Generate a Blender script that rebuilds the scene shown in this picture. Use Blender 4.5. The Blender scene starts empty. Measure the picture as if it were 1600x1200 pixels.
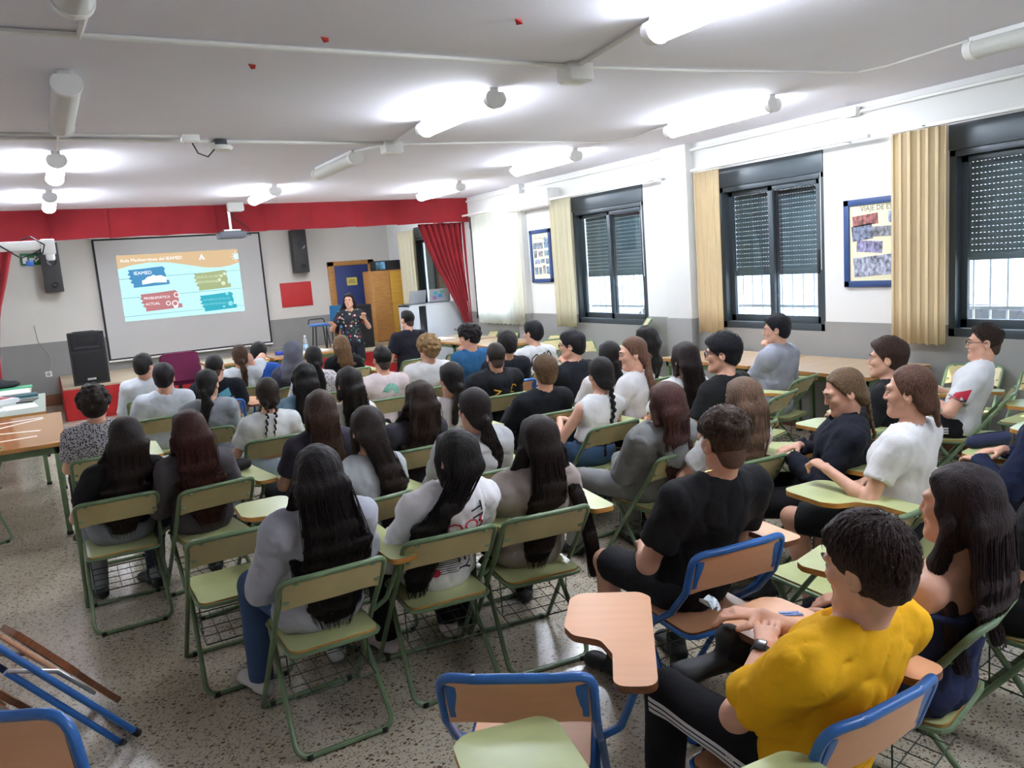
import bpy, bmesh, math, random
import numpy as np
from mathutils import Vector, Matrix, Euler
from mathutils.bvhtree import BVHTree
random.seed(7); RNG = np.random.RandomState(7)
C = bpy.context.scene
COL = C.collection

# ------------------------------------------------------------------ camera, world, light, exposure
cam_d = bpy.data.cameras.new('camera'); cam = bpy.data.objects.new('camera', cam_d); COL.objects.link(cam)
CAM_H, FOC, ROLL, PITCH, YAW = 1.85, 1245.0, math.radians(4.37), math.radians(8.6), math.radians(29.8)
cam_d.sensor_fit = 'HORIZONTAL'; cam_d.sensor_width = 36.0; cam_d.lens = 36.0 * FOC / 1600.0
cam_d.clip_start = 0.05; cam_d.clip_end = 200
fw = Vector((math.sin(YAW) * math.cos(PITCH), math.cos(YAW) * math.cos(PITCH), -math.sin(PITCH)))
rt = Vector((math.cos(YAW), -math.sin(YAW), 0)); up = rt.cross(fw)
ru = rt * math.cos(ROLL) - up * math.sin(ROLL) * 1.0
uu = rt * math.sin(ROLL) + up * math.cos(ROLL)
cam.matrix_world = Matrix(((ru.x, uu.x, -fw.x, 0), (ru.y, uu.y, -fw.y, 0), (ru.z, uu.z, -fw.z, CAM_H), (0, 0, 0, 1)))
C.camera = cam
C.view_settings.view_transform = 'Standard'; C.view_settings.look = 'None'
C.view_settings.gamma = 1.0; C.view_settings.use_curve_mapping = False
C.view_settings.exposure = 1.70
w = bpy.data.worlds.new('sky'); C.world = w; w.use_nodes = True
nt = w.node_tree; bgn = nt.nodes['Background']
skyn = nt.nodes.new('ShaderNodeTexSky'); skyn.sky_type = 'NISHITA'; skyn.sun_disc = False
skyn.sun_elevation = math.radians(66); skyn.sun_rotation = math.radians(90); skyn.air_density = 1.0
nt.links.new(skyn.outputs[0], bgn.inputs[0]); bgn.inputs[1].default_value = 0.75
sun_d = bpy.data.lights.new('sun', 'SUN'); sun_d.energy = 8.0; sun_d.angle = math.radians(0.6); sun_d.color = (1, .95, .87)
sun = bpy.data.objects.new('sun', sun_d); COL.objects.link(sun)
sun.rotation_euler = (math.radians(3), math.radians(24), 0)      # high sun on the window side
C.cycles.max_bounces = 7; C.cycles.diffuse_bounces = 4; C.cycles.glossy_bounces = 3
C.cycles.transmission_bounces = 4; C.cycles.transparent_max_bounces = 8
C.cycles.sample_clamp_indirect = 6.0; C.cycles.caustics_reflective = False; C.cycles.caustics_refractive = False
C.cycles.use_denoising = True
LAMP_E = 21.0

# ------------------------------------------------------------------ materials
_M = {}
def mat(key, col, rough=.5, metal=0, noise=None, bump=None, emit=None, spec=.5, sheen=0, coat=0, alpha=None, trans=0, var=.25):
    """noise=(scale xyz) colour variation, bump=(scale xyz, strength)"""
    if key in _M: return _M[key]
    m = bpy.data.materials.new(key); m.use_nodes = True; nt = m.node_tree; b = nt.nodes['Principled BSDF']
    b.inputs['Base Color'].default_value = (*col, 1); b.inputs['Roughness'].default_value = rough
    b.inputs['Metallic'].default_value = metal; b.inputs['Specular IOR Level'].default_value = spec
    if sheen: b.inputs['Sheen Weight'].default_value = sheen
    if coat: b.inputs['Coat Weight'].default_value = coat
    if trans: b.inputs['Transmission Weight'].default_value = trans
    if emit: b.inputs['Emission Color'].default_value = (*emit[0], 1); b.inputs['Emission Strength'].default_value = emit[1]
    if noise or bump:
        tc = nt.nodes.new('ShaderNodeTexCoord')
    def nz(sc, detail=3):
        mp = nt.nodes.new('ShaderNodeMapping'); mp.inputs['Scale'].default_value = sc
        nt.links.new(tc.outputs['Object'], mp.inputs[0])
        n = nt.nodes.new('ShaderNodeTexNoise'); n.inputs['Scale'].default_value = 1; n.inputs['Detail'].default_value = detail
        nt.links.new(mp.outputs[0], n.inputs[0]); return n
    if noise:
        n = nz(noise); r = nt.nodes.new('ShaderNodeValToRGB')
        r.color_ramp.elements[0].position = .3; r.color_ramp.elements[1].position = .7
        r.color_ramp.elements[0].color = (*[c * (1 - var) for c in col], 1)
        r.color_ramp.elements[1].color = (*[min(1, c * (1 + var)) for c in col], 1)
        nt.links.new(n.outputs[0], r.inputs[0]); nt.links.new(r.outputs[0], b.inputs['Base Color'])
    if bump:
        n = nz(bump[0], 4); bp = nt.nodes.new('ShaderNodeBump'); bp.inputs['Strength'].default_value = bump[1]
        bp.inputs['Distance'].default_value = .01
        nt.links.new(n.outputs[0], bp.inputs['Height']); nt.links.new(bp.outputs[0], b.inputs['Normal'])
    _M[key] = m; return m

def terrazzo():
    m = bpy.data.materials.new('terrazzo'); m.use_nodes = True; nt = m.node_tree; b = nt.nodes['Principled BSDF']; L = nt.links.new
    tc = nt.nodes.new('ShaderNodeTexCoord')
    base = nt.nodes.new('ShaderNodeTexNoise'); base.inputs['Scale'].default_value = 1.3; base.inputs['Detail'].default_value = 5
    L(tc.outputs['Object'], base.inputs[0])
    rb = nt.nodes.new('ShaderNodeValToRGB')
    rb.color_ramp.elements[0].position = .3; rb.color_ramp.elements[0].color = (.44, .375, .285, 1)
    rb.color_ramp.elements[1].position = .72; rb.color_ramp.elements[1].color = (.57, .505, .40, 1)
    L(base.outputs[0], rb.inputs[0])
    cur = rb.outputs[0]
    wob = nt.nodes.new('ShaderNodeTexNoise'); wob.inputs['Scale'].default_value = 45; L(tc.outputs['Object'], wob.inputs[0])
    def chips(scale, thr, col, seed, keep):
        nonlocal cur
        mp = nt.nodes.new('ShaderNodeMapping'); mp.inputs['Location'].default_value = (seed, seed * .7, 0); mp.inputs['Scale'].default_value = (1, 1.35, 1)
        mp.inputs['Rotation'].default_value = (0, 0, seed)
        mx = nt.nodes.new('ShaderNodeVectorMath'); mx.operation = 'MULTIPLY_ADD'; mx.inputs[1].default_value = (.02, .02, .02)
        L(wob.outputs['Color'], mx.inputs[0]); L(tc.outputs['Object'], mx.inputs[2]); L(mx.outputs[0], mp.inputs[0])
        v = nt.nodes.new('ShaderNodeTexVoronoi'); v.inputs['Scale'].default_value = scale; v.voronoi_dimensions = '2D'
        L(mp.outputs[0], v.inputs['Vector'])
        sep = nt.nodes.new('ShaderNodeSeparateColor'); L(v.outputs['Color'], sep.inputs[0])
        t = nt.nodes.new('ShaderNodeMath'); t.operation = 'MULTIPLY'; t.inputs[1].default_value = thr; L(sep.outputs[0], t.inputs[0])
        lt = nt.nodes.new('ShaderNodeMath'); lt.operation = 'LESS_THAN'; L(v.outputs['Distance'], lt.inputs[0]); L(t.outputs[0], lt.inputs[1])
        k = nt.nodes.new('ShaderNodeMath'); k.operation = 'LESS_THAN'; k.inputs[1].default_value = keep; L(sep.outputs[1], k.inputs[0])
        a = nt.nodes.new('ShaderNodeMath'); a.operation = 'MULTIPLY'; L(lt.outputs[0], a.inputs[0]); L(k.outputs[0], a.inputs[1])
        mm = nt.nodes.new('ShaderNodeMix'); mm.data_type = 'RGBA'; mm.inputs['B'].default_value = (*col, 1)
        L(a.outputs[0], mm.inputs['Factor']); L(cur, mm.inputs['A']); cur = mm.outputs['Result']
    chips(38, .38, (.42, .40, .35), 0.3, .5)
    chips(60, .36, (.15, .11, .07), 2.2, .34)
    chips(36, .36, (.12, .085, .055), 4.1, .34)
    chips(85, .42, (.16, .12, .08), 7.7, .5)
    # fine tile joints, 40 cm
    sp = nt.nodes.new('ShaderNodeSeparateXYZ'); L(tc.outputs['Object'], sp.inputs[0])
    prev = None
    for ax in (0, 1):
        f = nt.nodes.new('ShaderNodeMath'); f.operation = 'PINGPONG'; f.inputs[1].default_value = .2; L(sp.outputs[ax], f.inputs[0])
        g = nt.nodes.new('ShaderNodeMath'); g.operation = 'LESS_THAN'; g.inputs[1].default_value = .0011; L(f.outputs[0], g.inputs[0])
        if prev is None: prev = g
        else:
            q = nt.nodes.new('ShaderNodeMath'); q.operation = 'MAXIMUM'; L(prev.outputs[0], q.inputs[0]); L(g.outputs[0], q.inputs[1]); prev = q
    q = nt.nodes.new('ShaderNodeMath'); q.operation = 'MULTIPLY'; q.inputs[1].default_value = .55; L(prev.outputs[0], q.inputs[0])
    mm = nt.nodes.new('ShaderNodeMix'); mm.data_type = 'RGBA'; mm.inputs['B'].default_value = (.10, .08, .06, 1)
    L(q.outputs[0], mm.inputs['Factor']); L(cur, mm.inputs['A']); cur = mm.outputs['Result']
    L(cur, b.inputs['Base Color'])
    rr = nt.nodes.new('ShaderNodeMapRange'); rr.inputs['To Min'].default_value = .12; rr.inputs['To Max'].default_value = .30
    L(base.outputs[0], rr.inputs[0]); L(rr.outputs[0], b.inputs['Roughness'])
    b.inputs['Specular IOR Level'].default_value = .5
    return m

# ------------------------------------------------------------------ mesh helpers
def link(name, me, parent=None):
    o = bpy.data.objects.new(name, me); COL.objects.link(o)
    if parent is not None: o.parent = parent
    return o
def raw_mesh(name, v, f, mats, mi=None, smooth=True, angle=40):
    me = bpy.data.meshes.new(name)
    v = np.asarray(v, np.float32).reshape(-1, 3)
    if isinstance(f, np.ndarray):
        nf, k = f.shape
        me.vertices.add(len(v)); me.vertices.foreach_set('co', v.ravel())
        me.loops.add(nf * k); me.loops.foreach_set('vertex_index', f.astype(np.int32).ravel())
        me.polygons.add(nf); me.polygons.foreach_set('loop_start', np.arange(0, nf * k, k, dtype=np.int32))
        me.update(calc_edges=True)
    else:
        me.from_pydata([tuple(map(float, p)) for p in v], [], f); me.update()
    for m in mats: me.materials.append(m)
    if mi is not None: me.polygons.foreach_set('material_index', np.asarray(mi, np.int32))
    if smooth:
        me.polygons.foreach_set('use_smooth', np.ones(len(me.polygons), bool))
        if angle: me.set_sharp_from_angle(angle=math.radians(angle))
    me.update(); return me

class MB:
    def __init__(s): s.v = []; s.f = []; s.m = []
    def add(s, v, f, m=0):
        b = len(s.v); s.v.extend([tuple(p) for p in v]); s.f.extend([tuple(i + b for i in q) for q in f])
        s.m.extend([m] * len(f) if isinstance(m, int) else m); return s
    def box(s, lo, hi, bev=0, m=0, rot=None, piv=None):
        lo = [min(a, b) for a, b in zip(lo, hi)] if False else list(lo); hi = list(hi)
        for i in range(3):
            if lo[i] > hi[i]: lo[i], hi[i] = hi[i], lo[i]
        if bev <= 0:
            v = [(x, y, z) for x in (lo[0], hi[0]) for y in (lo[1], hi[1]) for z in (lo[2], hi[2])]
            f = [(0, 1, 3, 2), (4, 6, 7, 5), (0, 4, 5, 1), (2, 3, 7, 6), (0, 2, 6, 4), (1, 5, 7, 3)]
        else:
            b = min(bev, *[(hi[i] - lo[i]) * .49 for i in range(3)])
            bm = bmesh.new(); bmesh.ops.create_cube(bm, size=1)
            for q in bm.verts:
                q.co = Vector([(lo[i] + hi[i]) / 2 + q.co[i] * (hi[i] - lo[i]) for i in range(3)])
            bmesh.ops.bevel(bm, geom=bm.edges[:] + bm.verts[:], offset=b, segments=2, profile=.6, affect='EDGES')
            bm.verts.index_update()
            v = [tuple(q.co) for q in bm.verts]; f = [tuple(q.index for q in p.verts) for p in bm.faces]; bm.free()
        if rot is not None:
            P = Vector(piv if piv is not None else [(lo[i] + hi[i]) / 2 for i in range(3)])
            R = rot if isinstance(rot, Matrix) else Euler(rot).to_matrix()
            v = [tuple(R @ (Vector(q) - P) + P) for q in v]
        return s.add(v, f, m)
    def tube(s, pts, r, n=8, m=0, fillet=0, closed=False, cap=True, flat=1.0):
        pts = [Vector(p) for p in pts]
        rr = r if isinstance(r, (list, tuple)) else None
        if fillet: pts = fillet_path(pts, fillet, closed); rr = None
        k = len(pts); v = []; prevn = None
        for i, p in enumerate(pts):
            if closed: t = pts[(i + 1) % k] - pts[i - 1]
            else: t = pts[min(i + 1, k - 1)] - pts[max(i - 1, 0)]
            if t.length < 1e-9: t = Vector((0, 0, 1))
            t.normalize()
            if prevn is None:
                a = Vector((0, 0, 1)) if abs(t.z) < .9 else Vector((1, 0, 0))
                nn = (a - t * a.dot(t)).normalized()
            else:
                nn = (prevn - t * prevn.dot(t))
                nn = nn.normalized() if nn.length > 1e-6 else prevn
            prevn = nn; bb = t.cross(nn)
            q = rr[i] if rr else (r if not isinstance(r, (list, tuple)) else r[0])
            for j in range(n):
                a = 2 * math.pi * j / n
                v.append(tuple(p + nn * (math.cos(a) * q) + bb * (math.sin(a) * q * flat)))
        f = []
        for i in range(k if closed else k - 1):
            for j in range(n):
                a = i * n + j; b2 = i * n + (j + 1) % n; c = ((i + 1) % k) * n + (j + 1) % n; d = ((i + 1) % k) * n + j
                f.append((a, b2, c, d))
        if cap and not closed:
            f.append(tuple(range(n - 1, -1, -1))); f.append(tuple((k - 1) * n + j for j in range(n)))
        return s.add(v, f, m)
    def prism(s, outline, z0, z1, m=0, mrim=None, M=None):
        n = len(outline); v = [(x, y, z0) for x, y in outline] + [(x, y, z1) for x, y in outline]
        ar = sum(outline[i][0] * outline[(i + 1) % n][1] - outline[(i + 1) % n][0] * outline[i][1] for i in range(n))
        idx = list(range(n)) if ar > 0 else list(range(n - 1, -1, -1))
        f = [tuple(reversed(idx)), tuple(i + n for i in idx)]
        for a in range(n):
            i, j = idx[a], idx[(a + 1) % n]; f.append((i, j, j + n, i + n))
        if M is not None: v = [tuple(M @ Vector(p)) for p in v]
        return s.add(v, f, [m, m] + [mrim if mrim is not None else m] * n)
    def lathe(s, prof, c=(0, 0, 0), n=16, m=0, M=None):
        v = []; f = []
        for r, z in prof:
            for j in range(n):
                a = 2 * math.pi * j / n; v.append((c[0] + r * math.cos(a), c[1] + r * math.sin(a), c[2] + z))
        for i in range(len(prof) - 1):
            for j in range(n):
                f.append((i * n + j, i * n + (j + 1) % n, (i + 1) * n + (j + 1) % n, (i + 1) * n + j))
        f.append(tuple(range(n - 1, -1, -1))); f.append(tuple((len(prof) - 1) * n + j for j in range(n)))
        if M is not None: v = [tuple(M @ Vector(p)) for p in v]
        return s.add(v, f, m)
    def sheet(s, fn, nu, nv, th=0, m=0):
        """fn(u,v)->point; optional thickness along local normal"""
        P = np.array([[fn(i / nu, j / nv) for j in range(nv + 1)] for i in range(nu + 1)], float)
        du = np.gradient(P, axis=0); dv = np.gradient(P, axis=1); N = np.cross(du, dv); N /= np.linalg.norm(N, axis=2, keepdims=True) + 1e-12
        A = (P + N * th / 2).reshape(-1, 3); W = nv + 1; f = []
        def g(i, j): return i * W + j
        for i in range(nu):
            for j in range(nv): f.append((g(i, j), g(i + 1, j), g(i + 1, j + 1), g(i, j + 1)))
        if th:
            B = (P - N * th / 2).reshape(-1, 3); n0 = len(A)
            f += [tuple(reversed([q + n0 for q in t])) for t in f]
            ring = [(i, 0) for i in range(nu)] + [(nu, j) for j in range(nv)] + [(i, nv) for i in range(nu, 0, -1)] + [(0, j) for j in range(nv, 0, -1)]
            ids = [g(*q) for q in ring]
            for a in range(len(ids)):
                i, j = ids[a], ids[(a + 1) % len(ids)]; f.append((j, i, i + n0, j + n0))
            A = np.concatenate([A, B])
        return s.add(A, f, m)
    def mesh(s, name, mats, smooth=True, angle=40): return raw_mesh(name, s.v, s.f, mats if isinstance(mats, (list, tuple)) else [mats], s.m, smooth, angle)
    def build(s, name, mats, parent=None, smooth=True, angle=40): return link(name, s.mesh(name, mats, smooth, angle), parent)

def fillet_path(pts, R, closed=False, seg=5):
    out = []; n = len(pts)
    for i in range(n):
        if not closed and i in (0, n - 1): out.append(pts[i]); continue
        p = pts[i]; a = pts[i - 1] - p; b = pts[(i + 1) % n] - p
        la, lb = a.length, b.length; a = a / la; b = b / lb
        ang = a.angle(b)
        if ang > math.pi - .05: out.append(p); continue
        d = min(R / math.tan(ang / 2), la * .48, lb * .48)
        for k in range(seg + 1):
            t = k / seg
            out.append((p + a * d) * (1 - t) ** 2 + p * 2 * t * (1 - t) + (p + b * d) * t ** 2)
    return out
def round_outline(pts, R, seg=5):
    q = fillet_path([Vector((x, y, 0)) for x, y in pts], R, True, seg); return [(p.x, p.y) for p in q]
def tag(o, label=None, cat=None, group=None, kind=None):
    if label: o['label'] = label
    if cat: o['category'] = cat
    if group: o['group'] = group
    if kind: o['kind'] = kind
    return o
def empty(name, loc=(0, 0, 0), rz=0, label=None, cat=None, group=None):
    o = bpy.data.objects.new(name, None); COL.objects.link(o); o.location = loc; o.rotation_euler = (0, 0, rz); o.empty_display_size = .1
    return tag(o, label, cat, group)
def text_geo(txt, size=1.0, bold=0.0, res=2):
    cu = bpy.data.curves.new('t', 'FONT'); cu.body = txt; cu.size = size; cu.resolution_u = res; cu.offset = bold
    cu.align_x = 'CENTER'; cu.align_y = 'CENTER'
    o = bpy.data.objects.new('t', cu); COL.objects.link(o)
    bpy.context.view_layer.update()
    me = bpy.data.meshes.new_from_object(o.evaluated_get(bpy.context.evaluated_depsgraph_get()))
    v = [tuple(p.co) for p in me.vertices]; f = [tuple(p.vertices) for p in me.polygons]
    bpy.data.objects.remove(o); bpy.data.curves.remove(cu); bpy.data.meshes.remove(me)
    return v, f

# ------------------------------------------------------------------ signed-distance modelling (people, clothes, hair)
def axis(lo, hi, h, fine):
    """grid coordinates from lo to hi: step h, finer inside the given intervals"""
    pts = [lo]; x = lo
    while x < hi:
        st = h
        for a, b, hf in fine:
            if a <= x <= b: st = min(st, hf)
            elif x < a < x + st: st = max(min(st, a - x), hf * .6)
        x += st; pts.append(x)
    return np.array(pts, np.float32)
V3 = lambda *a: np.array(a, np.float64)
def unit(v): v = np.asarray(v, float); return v / (np.linalg.norm(v) + 1e-12)
class SDF:
    def __init__(s, lo, hi, h, fine=None):
        fine = fine or [[], [], []]
        s.ax = [axis(lo[i], hi[i], h, fine[i]) for i in range(3)]
        s.D = np.full([len(a) for a in s.ax], 1.0, np.float32); s.h = h
    def sub(s, lo, hi):
        sl = []
        for i in range(3):
            a = np.searchsorted(s.ax[i], lo[i]); b = np.searchsorted(s.ax[i], hi[i]); sl.append(slice(max(a - 1, 0), b + 1))
        X = s.ax[0][sl[0]][:, None, None]; Y = s.ax[1][sl[1]][None, :, None]; Z = s.ax[2][sl[2]][None, None, :]
        return tuple(sl), X, Y, Z
    def _mix(s, sl, d, k, op):
        a = s.D[sl]
        if a.size == 0: return
        if op == 'add':
            if k > 0:
                h = np.maximum(k - np.abs(a - d), 0) / k; s.D[sl] = np.minimum(a, d) - h * h * (k * .25)
            else: s.D[sl] = np.minimum(a, d)
        else:
            d = -d
            if k > 0:
                h = np.maximum(k - np.abs(a - d), 0) / k; s.D[sl] = np.maximum(a, d) + h * h * (k * .25)
            else: s.D[sl] = np.maximum(a, d)
    def cap(s, a, b, ra, rb=None, k=.02, op='add', flat=None):
        a = np.asarray(a, float); b = np.asarray(b, float); rb = ra if rb is None else rb
        R = max(ra, rb) + k + 2.5 * s.h
        sl, X, Y, Z = s.sub(np.minimum(a, b) - R, np.maximum(a, b) + R)
        ab = (b - a).astype(np.float32); L2 = float(ab @ ab) + 1e-12
        px, py, pz = X - np.float32(a[0]), Y - np.float32(a[1]), Z - np.float32(a[2])
        tr = (px * ab[0] + py * ab[1] + pz * ab[2]) / L2
        t = np.clip(tr, 0, 1)
        d = np.sqrt((px - t * ab[0]) ** 2 + (py - t * ab[1]) ** 2 + (pz - t * ab[2]) ** 2) - (ra + (rb - ra) * t)
        if flat: d = np.maximum(d, (tr - 1) * math.sqrt(L2))
        s._mix(sl, d, k, op)
    def swp(s, a, b, ea, eb, xax, k=.02, op='add', flat=None):
        """segment with an elliptical section: ea/eb = (half width along xax, half depth)"""
        a = np.asarray(a, float); b = np.asarray(b, float); R = max(*ea, *eb) + k + 2.5 * s.h
        sl, X, Y, Z = s.sub(np.minimum(a, b) - R, np.maximum(a, b) + R)
        ab = (b - a).astype(np.float32); L2 = float(ab @ ab) + 1e-12; xx = unit(xax).astype(np.float32)
        px, py, pz = X - np.float32(a[0]), Y - np.float32(a[1]), Z - np.float32(a[2])
        tr = (px * ab[0] + py * ab[1] + pz * ab[2]) / L2; t = np.clip(tr, 0, 1)
        qx, qy, qz = px - t * ab[0], py - t * ab[1], pz - t * ab[2]
        lx = qx * xx[0] + qy * xx[1] + qz * xx[2]
        lr2 = np.maximum(qx * qx + qy * qy + qz * qz - lx * lx, 0)
        w = ea[0] + (eb[0] - ea[0]) * t; dp = ea[1] + (eb[1] - ea[1]) * t
        k0 = np.sqrt((lx / w) ** 2 + lr2 / dp ** 2); k1 = np.sqrt((lx / w ** 2) ** 2 + lr2 / dp ** 4) + 1e-6
        d = np.where(k0 > .3, k0 * (k0 - 1) / k1, (k0 - 1) * np.minimum(w, dp))
        if flat: d = np.maximum(d, (tr - 1) * math.sqrt(L2))
        s._mix(sl, d, k, op)
    def ell(s, c, r, R=None, k=.02, op='add'):
        c = np.asarray(c, float); r = np.asarray(r, float); m = max(r) + k + 2.5 * s.h
        sl, X, Y, Z = s.sub(c - m, c + m)
        px, py, pz = X - np.float32(c[0]), Y - np.float32(c[1]), Z - np.float32(c[2])
        if R is not None:
            R = np.asarray(R, np.float32)
            px, py, pz = (px * R[0, 0] + py * R[1, 0] + pz * R[2, 0], px * R[0, 1] + py * R[1, 1] + pz * R[2, 1], px * R[0, 2] + py * R[1, 2] + pz * R[2, 2])
        k0 = np.sqrt((px / r[0]) ** 2 + (py / r[1]) ** 2 + (pz / r[2]) ** 2)
        k1 = np.sqrt((px / r[0] ** 2) ** 2 + (py / r[1] ** 2) ** 2 + (pz / r[2] ** 2) ** 2) + 1e-6
        s._mix(sl, np.where(k0 > .3, k0 * (k0 - 1) / k1, (k0 - 1) * min(r)), k, op)
    def plane(s, p, n, k=0, lo=None, hi=None):
        """keep the side where (x-p).n < 0"""
        n = unit(n); lo = lo if lo is not None else [a[0] for a in s.ax]; hi = hi if hi is not None else [a[-1] for a in s.ax]
        sl, X, Y, Z = s.sub(lo, hi)
        d = ((X - p[0]) * n[0] + (Y - p[1]) * n[1] + (Z - p[2]) * n[2]).astype(np.float32)
        a = s.D[sl]
        if k > 0:
            h = np.maximum(k - np.abs(a - d), 0) / k; s.D[sl] = np.maximum(a, d) + h * h * (k * .25)
        else: s.D[sl] = np.maximum(a, d)
    def disp(s, fn, band=.03):
        ii = np.nonzero(np.abs(s.D) < band)
        if len(ii[0]): s.D[ii] += fn(s.ax[0][ii[0]], s.ax[1][ii[1]], s.ax[2][ii[2]]).astype(np.float32)
    def mesh(s, smooth=1):
        D = s.D; D[0] = D[-1] = 1; D[:, 0] = D[:, -1] = 1; D[:, :, 0] = D[:, :, -1] = 1
        S = D < 0; n = np.array(D.shape) - 1
        c = np.zeros(n, np.int8)
        for i in (0, 1):
            for j in (0, 1):
                for k in (0, 1): c += S[i:n[0] + i, j:n[1] + j, k:n[2] + k]
        I, J, K = np.nonzero((c > 0) & (c < 8))
        idm = np.full(n, -1, np.int32); idm[I, J, K] = np.arange(len(I))
        acc = np.zeros((len(I), 3), np.float32); cnt = np.zeros(len(I), np.float32)
        ax = s.ax
        E = [((0, j, k), (1, j, k)) for j in (0, 1) for k in (0, 1)] + [((i, 0, k), (i, 1, k)) for i in (0, 1) for k in (0, 1)] + [((i, j, 0), (i, j, 1)) for i in (0, 1) for j in (0, 1)]
        for p, q in E:
            d0 = D[I + p[0], J + p[1], K + p[2]]; d1 = D[I + q[0], J + q[1], K + q[2]]
            m = (d0 < 0) != (d1 < 0); t = np.where(m, d0 / np.where(m, d0 - d1, 1), 0)
            for a, idx in ((0, I), (1, J), (2, K)):
                u0 = ax[a][idx + p[a]]; u1 = ax[a][idx + q[a]]; acc[:, a] += np.where(m, u0 + (u1 - u0) * t, 0)
            cnt += m
        V = acc / np.maximum(cnt, 1)[:, None]; F = []
        for a in range(3):
            b, c2 = (a + 1) % 3, (a + 2) % 3
            sl0 = [slice(None)] * 3; sl1 = [slice(None)] * 3
            sl0[a] = slice(0, -1); sl1[a] = slice(1, None)
            A = S[tuple(sl0)]; B = S[tuple(sl1)]
            X = np.argwhere(A != B); X = X[(X[:, b] > 0) & (X[:, c2] > 0) & (X[:, b] < n[b]) & (X[:, c2] < n[c2])]
            ins = A[X[:, 0], X[:, 1], X[:, 2]]
            def g(ob, oc):
                Y = X.copy(); Y[:, b] -= ob; Y[:, c2] -= oc; return idm[Y[:, 0], Y[:, 1], Y[:, 2]]
            q = np.stack([g(1, 1), g(0, 1), g(0, 0), g(1, 0)], 1)
            q = np.where(ins[:, None], q, q[:, ::-1]); F.append(q)
        F = np.concatenate(F); F = F[(F >= 0).all(1)]
        for _ in range(smooth):
            s1 = np.zeros_like(V); n1 = np.zeros(len(V), np.float32)
            for a in range(4):
                i, j = F[:, a], F[:, (a + 1) % 4]
                for x in range(3): s1[:, x] += np.bincount(i, V[j, x], len(V)).astype(np.float32)
                n1 += np.bincount(i, minlength=len(V)).astype(np.float32)
            V = V * .5 + .5 * s1 / np.maximum(n1, 1)[:, None]
        return V, F

class Noise:
    def __init__(s, seed, freq, n=6, stretch=(1, 1, 1)):
        r = np.random.RandomState(seed); d = r.normal(size=(n, 3)); d /= np.linalg.norm(d, axis=1)[:, None]
        s.k = d * freq * (.7 + .6 * r.rand(n))[:, None] * np.array(stretch); s.p = r.rand(n) * 6.28
    def __call__(s, x, y, z):
        o = 0
        for k, p in zip(s.k, s.p): o = o + np.sin(k[0] * x + k[1] * y + k[2] * z + p)
        return o / len(s.k)

def ik(a, b, l1, l2, hint):
    a = np.asarray(a, float); b = np.asarray(b, float); d = b - a; L = np.linalg.norm(d); L = min(max(L, abs(l1 - l2) + .01), l1 + l2 - .002)
    u = unit(d); b = a + u * L
    x = (l1 * l1 - l2 * l2 + L * L) / (2 * L); h = math.sqrt(max(l1 * l1 - x * x, 0))
    p = np.asarray(hint, float); p = p - u * (p @ u); return a + u * x + unit(p) * h, b
def rotm(yaw, pitch=0, roll=0):
    return np.array(Matrix.Rotation(yaw, 3, 'Z') @ Matrix.Rotation(-pitch, 3, 'X') @ Matrix.Rotation(roll, 3, 'Y'))

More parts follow.
